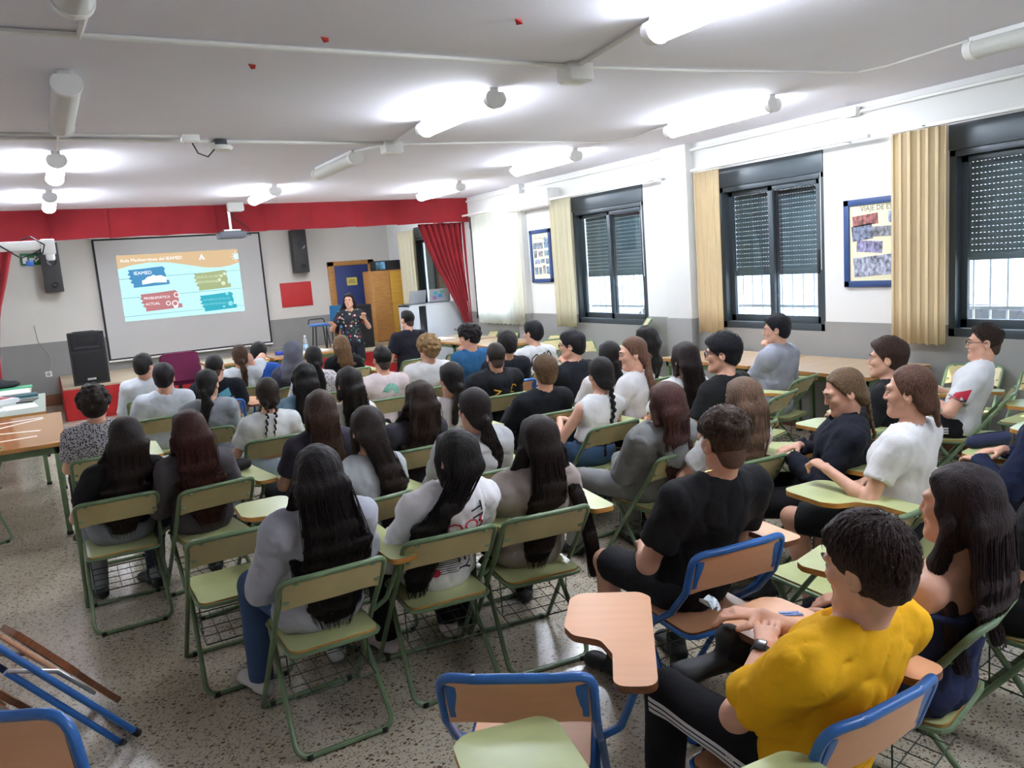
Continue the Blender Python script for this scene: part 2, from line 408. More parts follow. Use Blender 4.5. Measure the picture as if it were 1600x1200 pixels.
SKIN_DEF = (.68, .375, .265)
def person_joints(d):
    J = {}; sx = d['sex']; H = V3(*d['H']); big = d.get('big', 1)
    f = 'f' == sx; stand = d.get('stand')
    J['H'] = H; J['Rh'] = rotm(math.radians(d['hy']), math.radians(d['hp']))
    if stand:
        J['P'] = V3(0, 0, H[2] - .63)
    else: J['P'] = V3(H[0] * .2, d.get('py', .045 if H[1] < -.07 else .02), .545)
    upv = unit(H - J['P']); fwd = V3(0, 1, 0)
    J['N'] = H - upv * .165 - fwd * .03
    sp = unit(J['N'] - J['P']); J['sp'] = sp; J['xa'] = V3(1, 0, 0)
    J['sh'] = (.152 if f else .178) * big
    J['S'] = {q: J['N'] - sp * .05 + V3(q * J['sh'], -.005, 0) for q in (-1, 1)}
    J['hip'] = {q: J['P'] + V3(q * .088 * big, .01, -.025) for q in (-1, 1)}
    pose = d.get('pose', 'lap'); Wt = {}; hint = {-1: (-.6, -.35, -.7), 1: (.6, -.35, -.7)}
    hd = {-1: (.5, .8, -.25), 1: (-.5, .8, -.25)}; curl = {-1: .5, 1: .5}
    if stand:
        Wt = {1: V3(.33, .18, H[2] - .36), -1: V3(-.17, .20, H[2] - .30)}; hint = {-1: (-.5, -.3, -.8), 1: (.5, -.3, -.8)}; hd = {1: (.5, .5, .5), -1: (.2, .3, .9)}; curl = {1: .4, -1: 1.1}
    elif pose == 'lap': Wt = {-1: V3(-.10, .20, .665), 1: V3(.09, .22, .665)}
    elif pose == 'desk': Wt = {-1: V3(-.07, .25, .745), 1: V3(.13, .20, .755)}; hd = {-1: (.7, .7, -.1), 1: (-.5, .85, -.08)}
    elif pose == 'chin': Wt = {-1: H + V3(-.060, .022, -.205), 1: V3(.14, .20, .755)}; hd = {-1: (.04, .06, .95), 1: (-.6, .8, -.1)}; hint[-1] = (-.3, .5, -.8); curl[-1] = 1.0
    elif pose == 'fist': Wt = {-1: V3(-.22, .22, .80), 1: V3(.10, .20, .67)}; hd[-1] = (.15, .9, .35); curl[-1] = 1.3; hint[-1] = (-.3, -.6, -.7)
    elif pose == 'rup': Wt = {-1: V3(-.10, .2, .66), 1: H + V3(.13, .06, -.13)}; hd[1] = (-.25, 0, .95); hint[1] = (.7, .2, -.7)
    elif pose == 'P9': Wt = {-1: V3(.05, .22, .735), 1: V3(.16, .33, .755)}; hd = {-1: (.75, .55, .25), 1: (-.75, .6, .2)}; hint = {-1: (-.80, -.05, -.60), 1: (.6, -.1, -.75)}; curl = {-1: .55, 1: .75}
    J['E'] = {}; J['W'] = {}; J['hd'] = {q: unit(hd[q]) for q in hd}; J['curl'] = curl
    l1, l2 = (.27, .235) if f else (.285, .25)
    for q in (-1, 1): J['E'][q], J['W'][q] = ik(J['S'][q], Wt[q], l1, l2, hint[q])
    J['kn'] = {}; J['an'] = {}; J['toe'] = {}
    r = np.random.RandomState(sum(map(ord, d['id'])))
    for q in (-1, 1):
        if stand:
            J['kn'][q] = V3(q * .10, .02, J['P'][2] * .52); J['an'][q] = V3(q * .11, -.02, .075); J['toe'][q] = unit((q * .3, 1, 0))
        else:
            J['kn'][q] = J['hip'][q] + unit(V3(q * (.10 + .12 * r.rand()), 1, -.02)) * .425
            J['an'][q] = V3(J['kn'][q][0] + q * .02, J['kn'][q][1] - .12 + .24 * r.rand(), .085); J['toe'][q] = unit((q * .25, 1, 0))
    if pose == 'P9':
        J['kn'][-1] = V3(-.13, .43, .57); J['an'][-1] = V3(-.15, .46, .10); J['toe'][-1] = unit((-.1, 1, -.05))
        J['kn'][1] = V3(.27, .31, .60); J['an'][1] = V3(.10, .40, .655); J['toe'][1] = unit((-.85, .35, -.12))
    return J

def torso(G, J, d, inf=0.0, k=.045, loose=0):
    """the trunk, grown by inf; loose widens the belly like a hanging shirt"""
    f = d['sex'] == 'f'; b = d.get('big', 1); P, N, sp, x = J['P'], J['N'], J['sp'], J['xa']
    at = lambda t, y=0: P + (N - P) * t + V3(0, y, 0)
    pw = (.158 if f else .148) * b; ww = (.118 if f else .132) * b; cw = (.140 if f else .158) * b
    G.ell(P + V3(0, -.015, -.01), (pw + inf, .115 * b + inf, .105 + inf), k=k)
    G.swp(P, at(.35, .0), (pw * .95 + inf, .105 * b + inf), (ww + inf + loose, .088 * b + inf + loose), x, k=k)
    G.swp(at(.35), at(.72, .005), (ww + inf + loose, .088 * b + inf + loose), (cw + inf + loose * .5, .102 * b + inf + loose * .4), x, k=k)
    G.swp(at(.72, .005), at(.93, -.005), (cw + inf, .100 * b + inf), (J['sh'] * .80 + inf, .070 * b + inf), x, k=k)
    for q in (-1, 1):
        G.cap(N - sp * .025 + V3(q * .03, -.005, 0), J['S'][q] + V3(-q * .01, 0, -.005), .05 + inf, .055 + inf, k=k)
        if f: G.ell(at(.68) + V3(q * .066, .068, 0), (.052 + inf, .046 + inf, .055 + inf), k=k)

def head(G, J, skin_only=True):
    R, H = J['Rh'], J['H']; L = lambda *p: H + R @ V3(*p); xa = R @ V3(1, 0, 0)
    G.ell(L(0, -.018, .030), (.073, .092, .084), R, k=.02)
    G.ell(L(0, .022, -.030), (.056, .064, .078), R, k=.03)
    for q in (-1, 1):
        G.cap(L(q * .047, .0, -.055), L(q * .014, .066, -.094), .016, .016, k=.03)
        G.ell(L(q * .037, .058, -.020), (.021, .021, .02), R, k=.02)
        G.cap(L(q * .045, .070, .026), L(q * .012, .084, .022), .009, .010, k=.018)
        G.ell(L(q * .031, .096, .004), (.017, .016, .012), R, k=.012, op='cut')
        G.ell(L(q * .0765, -.012, -.008), (.011, .021, .032), R @ rotm(q * -.35), k=.006)
        G.ell(L(q * .086, -.008, -.004), (.008, .010, .016), R, k=.006, op='cut')
    G.ell(L(0, .070, -.096), (.022, .020, .018), R, k=.025)
    G.cap(L(0, .083, .014), L(0, .101, -.027), .0065, .0085, k=.012)
    for q in (-1, 1): G.ell(L(q * .0095, .092, -.031), (.0075, .009, .006), R, k=.006)
    G.swp(L(0, .083, -.056), L(0, .083, -.0561), (.021, .009), (.021, .009), xa, k=.008)
    G.swp(L(0, .080, -.069), L(0, .080, -.0691), (.018, .009), (.018, .009), xa, k=.008)
    G.cap(L(-.022, .093, -.0625), L(.022, .093, -.0625), .0025, k=.004, op='cut')

def hand(G, W, dirv, q, curl, fat=1.0):
    """palm, four bent fingers of different length, thumb from the side of the palm"""
    u = unit(dirv); n = V3(0, 0, 1) if abs(u[2]) < .8 else V3(0, -1, 0)
    n = unit(n - u * (n @ u)); side = np.cross(u, n) * 1.0     # n: back of the hand
    th = -q * unit(V3(1, 0, 0) - u * u[0])                      # thumb towards the body's middle
    if abs(side @ th) > .2: side = side * np.sign(side @ th)
    G.swp(W, W + u * .075, (.024, .016), (.038, .013), side, k=.012)
    for i, (off, ln) in enumerate(((.029, .072), (.010, .080), (-.010, .075), (-.028, .058))):
        b = W + u * .078 + side * off; r = .0085 * fat
        c = curl * (.55 + .1 * i); d1 = unit(u * math.cos(c) - n * math.sin(c)); d2 = unit(u * math.cos(c * 2.1) - n * math.sin(c * 2.1))
        m = b + d1 * ln * .5; e = m + d2 * ln * .5
        G.cap(b - u * .012, m, r, r * .93, k=.003); G.cap(m, e, r * .93, r * .78, k=.003)
    b = W + u * .022 + side * .026 - n * .004; d1 = unit(u * .55 + side * .75 - n * .25); m = b + d1 * .038; d2 = unit(u * .9 + side * .2 - n * .35)
    G.cap(b - d1 * .012, m, .0115 * fat, .010 * fat, k=.008); G.cap(m, m + d2 * .032, .010 * fat, .008 * fat, k=.003)

def body_mesh(d, J, h, hf):
    H = J['H']; pts = [J['P'], H, J['N']] + [J[a][q] for a in ('S', 'E', 'W', 'kn', 'an') for q in (-1, 1)]
    pts += [J['W'][q] + J['hd'][q] * .18 for q in (-1, 1)] + [J['an'][q] + J['toe'][q] * .17 for q in (-1, 1)]
    lo = np.min(pts, 0) - .16; hi = np.max(pts, 0) + .16; lo[2] = 0.0 - .03
    fine = [[(H[i] - r, H[i] + r2, hf)] for i, r, r2 in ((0, .105, .105), (1, .13, .13), (2, .15, .13))]
    if d.get('finehand'):
        for q in d['finehand']:
            c = J['W'][q] + J['hd'][q] * .08
            for i in range(3): fine[i].append((c[i] - .10, c[i] + .10, hf))
    G = SDF(lo, hi, h, fine)
    torso(G, J, d, -.012)
    G.cap(J['N'] - J['sp'] * .03, H + J['Rh'] @ V3(0, -.03, -.05), .056 if d['sex'] == 'm' else .050, .050 if d['sex'] == 'm' else .045, k=.04)
    head(G, J)
    m = 1.08 if d['sex'] == 'm' else .95
    fat = max(1.0, h / .0085) if not d.get('finehand') else 1.05
    for q in (-1, 1):
        G.cap(J['S'][q], J['E'][q], .045 * m, .036 * m, k=.03); G.cap(J['E'][q], J['W'][q], .037 * m, .024 * m, k=.02)
        e = J['E'][q] * .7 + J['W'][q] * .3; G.ell(e, (.037 * m,) * 3, k=.02)
        hand(G, J['W'][q], J['hd'][q], q, J['curl'][q], fat)
        hp = J['hip'][q]; lg = .80 if d['bot'][0] == 'trousers' else 1.0
        G.cap(hp, J['kn'][q], .070 * lg, .050 * lg, k=.03 * lg); G.cap(J['kn'][q], J['an'][q], .048 * lg, .032, k=.02)
        cf = J['kn'][q] * .68 + J['an'][q] * .32 + V3(0, -.015, 0); G.ell(cf, (.046 * lg, .048 * lg, .08), k=.03 * lg)
        t = J['toe'][q]; xx = np.cross(t, V3(0, 0, 1))
        G.swp(J['an'][q] + V3(0, 0, -.045) - t * .035, J['an'][q] + V3(0, 0, -.055) + t * .13, (.028, .024), (.036, .018), xx, k=.02)
    if h < .0085: return G.mesh(1)
    return G.mesh(0)

def shirt_mesh(d, J, h):
    kind, col, o = d['top']; inf = {'tee': .012, 'tank': .010, 'long': .012, 'hoodie': .022}[kind]
    loose = .018 if o.get('loose') or kind == 'hoodie' else .004
    pts = [J['P'], J['N']] + [J[a][q] for a in ('S', 'E', 'W') for q in (-1, 1)]
    lo = np.min(pts, 0) - .2; hi = np.max(pts, 0) + .2; hi[2] = max(J['N'][2], max(J['W'][q][2] for q in (-1, 1))) + .14
    if kind in ('tee', 'tank'):
        lo = np.minimum(J['P'], J['N']) - V3(.40, .3, .25); hi = np.maximum(J['P'], J['N']) + V3(.40, .36, .14)
    G = SDF(lo, hi, h)
    torso(G, J, d, inf, loose=loose)
    N, sp = J['N'], J['sp']
    # hem: cut square to the spine
    hem = o.get('crop', -.075 if kind in ('tee', 'long') else (-.02 if kind == 'tank' else -.085))
    G.plane(J['P'] + sp * hem, -sp, k=.008)
    sl = .62 if kind == 'tee' else None
    for q in (-1, 1):
        S, E, W = J['S'][q], J['E'][q], J['W'][q]; m = 1.08 if d['sex'] == 'm' else .98
        if kind == 'tank':
            continue
        if kind == 'tee':
            L = .66 + (.06 if o.get('loose') else 0); e = S + (E - S) * L
            G.cap(S, e, .056 * m + inf, .054 * m + inf + loose * .6, k=.035, flat=1)
        else:
            r = .050 + inf; G.cap(S, E, .054 * m + inf, .044 * m + inf, k=.035)
            we = E + (W - E) * .96; G.cap(E, we, .044 * m + inf, .030 + inf * .9, k=.02, flat=1)
    # neckline
    fr = .07 if kind != 'hoodie' else .075
    G.ell(N + sp * .045 + V3(0, .03, 0), (fr + (.015 if kind == 'tank' else 0), .075, .05), k=.008, op='cut')
    G.cap(N - sp * .02, J['H'], .058, .058, k=.006, op='cut')
    if kind == 'hoodie' and not o.get('nohood'):
        for q in (-1, 1):
            G.swp(N + V3(q * .075, .03, .01), N + V3(q * .07, -.06, -.02), (.03, .035), (.04, .04), J['xa'], k=.03)
        G.swp(N + V3(-.055, -.085, -.045), N + V3(.055, -.085, -.045), (.05, .042), (.05, .042), V3(0, 0, 1), k=.03)
        G.ell(N + V3(0, -.095, -.12), (.085, .035, .085), k=.04)
    if kind == 'tank' and d['id'] != 'P10':
        for q in (-1, 1):
            G.cap(J['S'][q] + V3(q * .055, 0, -.06), J['S'][q] + V3(q * .045, 0, .08), .045, .045, k=.01, op='cut')
    if kind == 'tank' and d['id'] == 'P10':
        G.plane(N - sp * .11, sp, k=.01)
    n1 = Noise(sum(map(ord, d['id'])), 55, 5, (1, .6, .7)); n2 = Noise(3 + sum(map(ord, d['id'])), 28, 5)
    a = (.0035 if kind != 'hoodie' else .006) * (1.7 if d['dist'] < 3.8 else 1)
    n3 = Noise(11 + sum(map(ord, d['id'])), 62, 4, (1, .8, .8)); cr = .010 if o.get('loose') or kind == 'hoodie' else .006
    G.disp(lambda x, y, z: a * np.abs(n1(x, y, z)) * 1.6 - a * .5 + a * 1.3 * n2(x, y, z) + cr * ((1 - np.abs(n3(x, y, z)) * 1.6).clip(0, 1) ** 5 - .25), .025)
    return G.mesh(1 if h < .011 else 0)

def legs_mesh(d, J, h):
    kind, col = d['bot'][:2]; inf = .010 if kind != 'shorts' else .014
    pts = [J['P']] + [J[a][q] for a in ('hip', 'kn', 'an') for q in (-1, 1)]
    lo = np.min(pts, 0) - .18; hi = np.max(pts, 0) + .2
    if kind == 'shorts': lo[2] = .25
    G = SDF(lo, hi, h)
    P, b = J['P'], d.get('big', 1); pw = (.158 if d['sex'] == 'f' else .148) * b
    G.ell(P + V3(0, -.015, -.01), (pw + inf, .115 * b + inf, .105 + inf), k=.03)
    G.swp(P, P + J['sp'] * .08, (pw * .97, .108 * b), (.120 * b, .092 * b), J['xa'], k=.03)
    G.plane(P + J['sp'] * .06, J['sp'], k=.006)
    for q in (-1, 1):
        hp, kn, an = J['hip'][q], J['kn'][q], J['an'][q]
        if kind == 'shorts': G.cap(hp, kn - unit(kn - hp) * .04, .076 + inf, .066 + inf, k=.03, flat=1)
        else:
            G.cap(hp, kn, .076 + inf, .056 + inf, k=.03); G.cap(kn, an - unit(kn - an) * .015, .056 + inf, .044 + inf, k=.015, flat=1)
    n1 = Noise(sum(map(ord, d['id'])), 45, 5)
    G.disp(lambda x, y, z: .004 * n1(x, y, z), .02)
    return G.mesh(0)

def shoes_mesh(d, J, h):
    out = []
    for q in (-1, 1):
        a, t = J['an'][q], J['toe'][q]; xx = np.cross(t, V3(0, 0, 1)); b0 = a + V3(0, 0, -.04) - t * .05; b1 = a + V3(0, 0, -.05) + t * .16
        lo = np.minimum(b0, b1) - .09; hi = np.maximum(b0, b1) + V3(.09, .09, .12)
        G = SDF(lo, hi, h)
        up = np.cross(xx, t)
        G.swp(b0, b1, (.038, .034), (.046, .028), xx, k=.02); G.cap(a - up * .03, a + up * .025, .046, .043, k=.02)
        G.ell(b1 - t * .02, (.044, .044, .03), k=.02)
        G.plane(a - up * .078, -up, k=.004)
        out.append(G.mesh(0))
    return out

def backpt(J, z):
    """a point on the middle of the back at height z (local)"""
    P, N = J['P'], J['N']; t = (z - P[2]) / (N[2] - P[2]); t = max(-.2, min(1, t)); c = P + (N - P) * t
    dep = np.interp(t, [-.2, 0, .35, .75, 1], [.115, .12, .095, .115, .075]); return V3(c[0], c[1] - dep, z)

def hair_mesh(d, J, h):
    style, col, o = d['hair']; R, H = J['Rh'], J['H']; Lp = lambda *p: H + R @ V3(*p); xa = R @ V3(1, 0, 0)
    seed = sum(map(ord, d['id'])); inf = {'fade': .008, 'short': .016, 'curly': .024, 'tied': .008, 'pony': .008, 'braid': .008, 'long': .014, 'hijab': .022}[style]
    kind = d['top'][0]; thick = .022 + (.014 if kind == 'hoodie' else 0)
    lo = H - V3(.2, .26, .2); hi = H + V3(.2, .2, .2)
    L = o.get('L', 0)
    if style in ('long', 'pony', 'braid', 'hijab'):
        zb = H[2] - .10 - max(L, .25 if style == 'hijab' else 0) - .05; bp = backpt(J, max(zb, J['P'][2])); lo = np.minimum(lo, V3(H[0] - .3, bp[1] - .16, zb - .05)); hi[0] = H[0] + .3; lo = np.minimum(lo, bp - .15)
    G = SDF(lo, hi, h)
    # scalp cap
    top = 1.25 if style in ('short', 'curly') else 1
    G.ell(Lp(0, -.018, .032), (.073 + inf, .092 + inf, .084 + inf * top), R, k=0)
    if style in ('short', 'curly'):
        G.ell(Lp(0, .005, .075), (.060 + inf * .4, .082 + inf * .5, .05), R, k=.02)
    if style == 'fade':
        G.ell(Lp(0, .005, .080), (.060, .080, .046), R, k=.012)
    if style not in ('fade',): G.ell(Lp(0, -.055, -.03), (.058 + inf * .5, .045 + inf * .6, .06), R, k=.03)
    # face opening
    n = R @ unit(V3(0, .80, -.60)); fr = .030 if style in ('short', 'curly') else (.020 if style == 'long' else .012)
    if o.get('bowl'): n = R @ unit(V3(0, .70, -.72)); fr = .042
    G.plane(Lp(0, fr, .012), n, k=.012)
    if style in ('short', 'curly', 'fade'):
        G.plane(Lp(0, -.06, -.078), R @ unit(V3(0, .55, -1)), k=.012)
        for q in (-1, 1): G.ell(Lp(q * .086, -.006, -.020), (.020, .028, .036), R, k=.01, op='cut')
        if style == 'fade':
            # sides trimmed close below the temples
            for q in (-1, 1): G.plane(Lp(q * .0745, 0, -.0), R @ unit(V3(q, 0, -.05)), k=.01, lo=Lp(0, 0, -.06) - .14, hi=Lp(0, 0, -.06) + V3(.14, .14, .08))
    else:
        # tucked hair around the ears and temples
        for q in (-1, 1):
            G.cap(Lp(q * .048, .040, .085), Lp(q * .070, .008, .0), .013 if style == 'long' else .009, .013 if style == 'long' else .009, k=.02)
            if style == 'long': G.cap(Lp(q * .074, .02, .0), Lp(q * .080, -.025, -.09), .017, .022, k=.025)
            elif style != 'hijab': G.cap(Lp(q * .068, -.012, .014), Lp(q * .05, -.07, -.055), .012, .016, k=.02)
        if style in ('pony', 'braid', 'tied'):
            G.ell(Lp(0, -.07, -.055), (.055, .04, .05), R, k=.03)
    side = o.get('side', 0.0); wv = 1.0 * o.get('w', 1)
    nz = Noise(seed, 22, 4); paths = []
    if style == 'long':
        z0 = H[2]
        A = [Lp(0, -.05, .06), Lp(0, -.085, -.03)]; ws = [.070, .088 * max(wv, .85)]; ds = [.045, .042]
        zt = J['N'][2] - .03; b = backpt(J, zt); A.append(V3((H[0] + J['N'][0]) / 2 + side * .5, min(b[1] - thick, A[1][1] + .02), zt)); ws.append(.098 * wv); ds.append(.034)
        zend = max(H[2] - .08 - L, .495); nseg = max(2, int(L / .10))
        for i in range(1, nseg + 1):
            z = zt + (zend - zt) * i / nseg; b = backpt(J, max(z, .5)); tt = i / nseg
            A.append(V3(b[0] + side, min(b[1] - thick, A[-1][1] + .03), z)); ws.append((.112 - .035 * tt * tt) * wv * (.78 if i == nseg else 1)); ds.append(.030 - .013 * tt)
        for i in range(len(A) - 1):
            G.swp(A[i], A[i + 1], (ws[i], ds[i]), (ws[i + 1], ds[i + 1]), V3(1, 0, 0), k=.025)
        paths.append((A + [A[-1] + V3(0, 0, -.03)], ws + [ws[-1] * .8], ds + [ds[-1] * .5]))
        for q in (-1, 1):
            if o.get('front') or wv > 1.05:
                B = [Lp(q * .078, -.02, -.03), J['S'][q] + V3(-q * .06, .0, .07), J['S'][q] + V3(-q * .045, -.03 if not o.get('front') else .05, -.03 - thick), J['S'][q] + V3(-q * .04, -.075 if not o.get('front') else .03, -.22)]
                if o.get('front') and q == 1:
                    B = [Lp(.078, -.02, -.03), J['S'][1] + V3(-.03, -.03, .07), J['S'][1] + V3(.02, -.07, -.06), J['S'][1] + V3(.055, -.11, -.25), J['S'][1] + V3(.06, -.12, -.44)]
                for i in range(len(B) - 1): G.swp(B[i], B[i + 1], (.036, .026), (.034 if i < 2 else .024, .022 if i < 2 else .014), V3(1, 0, 0), k=.02)
                paths.append((B, [.034] * len(B), [.022] * len(B)))
    elif style in ('pony', 'braid'):
        zt = H[2] - .10
        A = [Lp(0, -.105, -.045), V3(H[0] + side * .5, min(backpt(J, zt - .05)[1] - thick, (Lp(0, -.105, -.06))[1] + .01), zt - .05)]
        nseg = max(1, int(L / .07)); zend = zt - .05 - L
        for i in range(1, nseg + 1):
            z = A[1][2] + (zend - A[1][2]) * i / nseg; b = backpt(J, z); A.append(V3(b[0] + side + (H[0] - b[0]) * (1 - i / nseg), min(b[1] - thick, A[-1][1] + .035), z))
        if style == 'pony':
            ws = [.022] + [(.040 - .016 * i / len(A)) * wv for i in range(len(A) - 1)]; ds = [.022] + [.026 - .010 * i / len(A) for i in range(len(A) - 1)]
            for i in range(len(A) - 1): G.swp(A[i], A[i + 1], (ws[i], ds[i]), (ws[i + 1], ds[i + 1]), V3(1, 0, 0), k=.012)
            G.cap(Lp(0, -.09, -.045), Lp(0, -.115, -.05), .024, .024, k=.01)
            paths.append((A, ws, ds))
        else:
            # plaited lobes alternating left and right
            tot = [0]
            for i in range(len(A) - 1): tot.append(tot[-1] + np.linalg.norm(A[i + 1] - A[i]))
            m = int(tot[-1] / .022); fat = .017 if not o.get('thin') else .013
            for s_ in ([0] if not o.get('thin') else [-.03, .03]):
                for i in range(m):
                    u = tot[-1] * i / m; p = V3(*[np.interp(u, tot, [a[k2] for a in A]) for k2 in range(3)]); q = 1 if i % 2 else -1
                    r = fat * (1 - .45 * i / m)
                    G.ell(p + V3(s_ + q * r * .55, 0, 0), (r, r * .95, r * 1.35), rotm(0, 0, q * .6), k=.004)
                p = V3(*A[-1]) + V3(s_, 0, 0); G.swp(p, p + V3(0, 0, -.045), (.009, .009), (.015, .010), V3(1, 0, 0), k=.004)
    elif style == 'tied':
        G.ell(Lp(0, -.10, -.06), (.026, .022, .035), R, k=.015); G.swp(Lp(0, -.10, -.06), Lp(0, -.115, -.15), (.024, .018), (.016, .012), xa, k=.01)
    elif style == 'hijab':
        G.ell(Lp(0, -.03, .0), (.092, .105, .115), R, k=.03); G.plane(Lp(0, .055, .0), R @ unit(V3(0, 1, -.1)), k=.01)
        for z, w, dp in ((-.10, .11, .09), (-.16, .15, .11), (-.24, .17, .10)):
            b = backpt(J, H[2] + z); G.ell(V3(b[0], b[1] + .06, H[2] + z), (w, dp, .075), k=.05)
    if style == 'curly' or o.get('curl'):
        r = np.random.RandomState(seed)
        nb = 170 if h < .008 else 110
        for _ in range(nb):
            v = unit(r.normal(size=3)); v[2] = abs(v[2]) * (1 if o.get('curl') else 1) + (-.45 if not o.get('curl') and v[1] < .3 else 0); v = unit(v)
            if v[1] > .75 and v[2] < .5: continue
            if o.get('curl') and v[2] < .12: continue
            p = Lp(v[0] * (.073 + inf), -.018 + v[1] * (.092 + inf), .034 + v[2] * (.084 + inf))
            G.ell(p, (.013 + .008 * r.rand(),) * 3, k=.004)
    if style == 'curly': pass
    elif style != 'hijab':
        nn = Noise(seed + 1, 300, 6, (1, 1, .06 if style == 'long' else .35)); n3 = Noise(seed + 2, 90, 6, (1, 1, .10 if style == 'long' else .5))
        a = {'long': .0035, 'short': .0045, 'fade': .0015, 'pony': .002, 'braid': .0012, 'tied': .002}[style]
        if o.get('wavy'): n4 = Noise(seed + 5, 75, 5, (1, 1, 1)); G.disp(lambda x, y, z: .007 * n4(x, y, z), .03)
        G.disp(lambda x, y, z: a * (nn(x, y, z) * (1 if h < .007 else .3) + 1.3 * n3(x, y, z)), .02)
        if style == 'short':
            n5 = Noise(seed + 9, 150, 6, (1, 1, .5)); G.disp(lambda x, y, z: .006 * np.abs(n5(x, y, z)) - .002, .03)
    else:
        n4 = Noise(seed, 50, 4, (.6, .6, 1.5)); G.disp(lambda x, y, z: .004 * n4(x, y, z), .02)
    return G.mesh(1 if h < .008 else 0), paths

def strands(d, J, paths, n, seed):
    """loose locks over the long hair, thin tapered ribbons following it"""
    r = np.random.RandomState(seed); V = []; F = []
    wavy = d['hair'][2].get('wavy')
    for A, ws, ds in paths:
        A = np.array(A); T = np.linspace(0, 1, len(A))
        for _ in range(n):
            u = r.uniform(-1, 1); t0 = r.uniform(0, .25); t1 = min(1.0, r.uniform(.75, 1.04)); k = 9
            ts = np.linspace(t0, t1, k); ph = r.rand() * 6.28; fr = r.uniform(3, 6) * (2 if wavy else 1); am = r.uniform(.002, .006) * (2 if wavy else 1)
            spread = 1 + .08 * r.rand()
            P = np.stack([np.interp(ts, T, A[:, i]) for i in range(3)], 1); w = np.interp(ts, T, ws); dp = np.interp(ts, T, ds)
            P[:, 0] += u * w * spread + am * np.sin(ph + fr * ts * 3); P[:, 1] -= dp * np.sqrt(np.maximum(0, 1 - u * u)) * r.uniform(.85, 1.1) + .001
            P[:, 2] -= r.uniform(0, .02) * ts
            rad = r.uniform(.0012, .0030) * np.linspace(1, .4, k); b = len(V)
            for i in range(k):
                for j in range(3):
                    a = 2.094 * j + ph; V.append((P[i, 0] + rad[i] * math.cos(a), P[i, 1] + rad[i] * .7 * math.sin(a), P[i, 2]))
            for i in range(k - 1):
                for j in range(3): F.append((b + i * 3 + j, b + i * 3 + (j + 1) % 3, b + i * 3 + 3 + (j + 1) % 3, b + i * 3 + 3 + j))
    return V, F
def tufts(d, J, n, seed, curl=False):
    """short locks combed out from the crown of the head"""
    style, col, o = d['hair']; R, H = J['Rh'], J['H']; r = np.random.RandomState(seed); V = []; F = []
    inf = .018 if style != 'fade' else .012; crown = unit(V3(.12, -.55, .85)); cnt = 0
    while cnt < n:
        v = unit(r.normal(size=3))
        if v[2] < -.55 or (v[1] > .25 and v[2] < .35) or (v[1] * .8 - v[2] * .6 > .30): continue
        if abs(v[0]) > .85 and v[2] < .05 and v[1] > -.35: continue
        if style == 'fade' and v[2] < .25: continue
        cnt += 1
        p = V3(v[0] * (.073 + inf), -.018 + v[1] * (.092 + inf), .034 + v[2] * (.084 + inf * 1.2))
        t = v - crown * (v @ crown); t = t - v * (t @ v); t = unit(t - v * (t @ v)); tw = np.cross(v, t)
        t = unit(t + tw * r.normal(.35, .28)); ln = r.uniform(.025, .05); k = 5; b = len(V); lift = r.uniform(.05, .30)
        wd = r.uniform(.0018, .0038); ph = r.rand() * 6.28
        for i in range(k):
            s_ = i / (k - 1); q = p + t * ln * s_ + v * (lift * ln * s_ * (1.1 - s_) * 1.6 - .25 * ln * s_ * s_ + .001)
            if curl: q = q + (tw * math.cos(ph + s_ * 7) + v * math.sin(ph + s_ * 7)) * .006 + v * .006 * s_
            ww = wd * (1 - s_ * .85)
            side_ = np.cross(t, v)
            for c, e in ((-1, 0), (0, .7), (1, 0)):
                x = H + R @ (q + side_ * ww * c + v * ww * e * .8); V.append(tuple(x))
        for i in range(k - 1):
            for j in range(2): F.append((b + i * 3 + j, b + i * 3 + j + 1, b + i * 3 + 4 + j, b + i * 3 + 3 + j))
    return V, F

# ------------------------------------------------------------------ folding tablet chairs
GRN = mat('green_paint', (.135, .205, .105), .36, bump=((60, 60, 60), .08), noise=(9, 9, 9), var=.25)
GRN_PANEL = mat('green_laminate', (.50, .54, .25), .28, noise=(5, 5, 5), var=.10)
BACK_PANEL = mat('back_laminate', (.56, .47, .23), .35, noise=(6, 6, 6), var=.12)
PLY = mat('plywood_edge', (.52, .24, .05), .5, noise=(20, 20, 120), var=.25)
BLU = mat('blue_paint', (.028, .135, .42), .28, noise=(9, 9, 9), var=.2)
SALMON = mat('beech_laminate', (.78, .40, .215), .32, noise=(4, 40, 40), var=.035)
SALMON_E = mat('beech_edge', (.20, .075, .03), .5, noise=(20, 20, 150), var=.3)
RUB = mat('black_rubber', (.012, .012, .012), .6)
STEEL = mat('steel', (.55, .55, .55), .3, 1)
WIRE = mat('dark_wire', (.035, .05, .03), .4, .3)
TAB = round_outline([(.255, -.21), (.375, -.21), (.385, .36), (.35, .40), (.15, .40), (.115, .36), (.105, .15), (.135, .09), (.22, .055), (.255, -.03)], .045)
_CH = {}
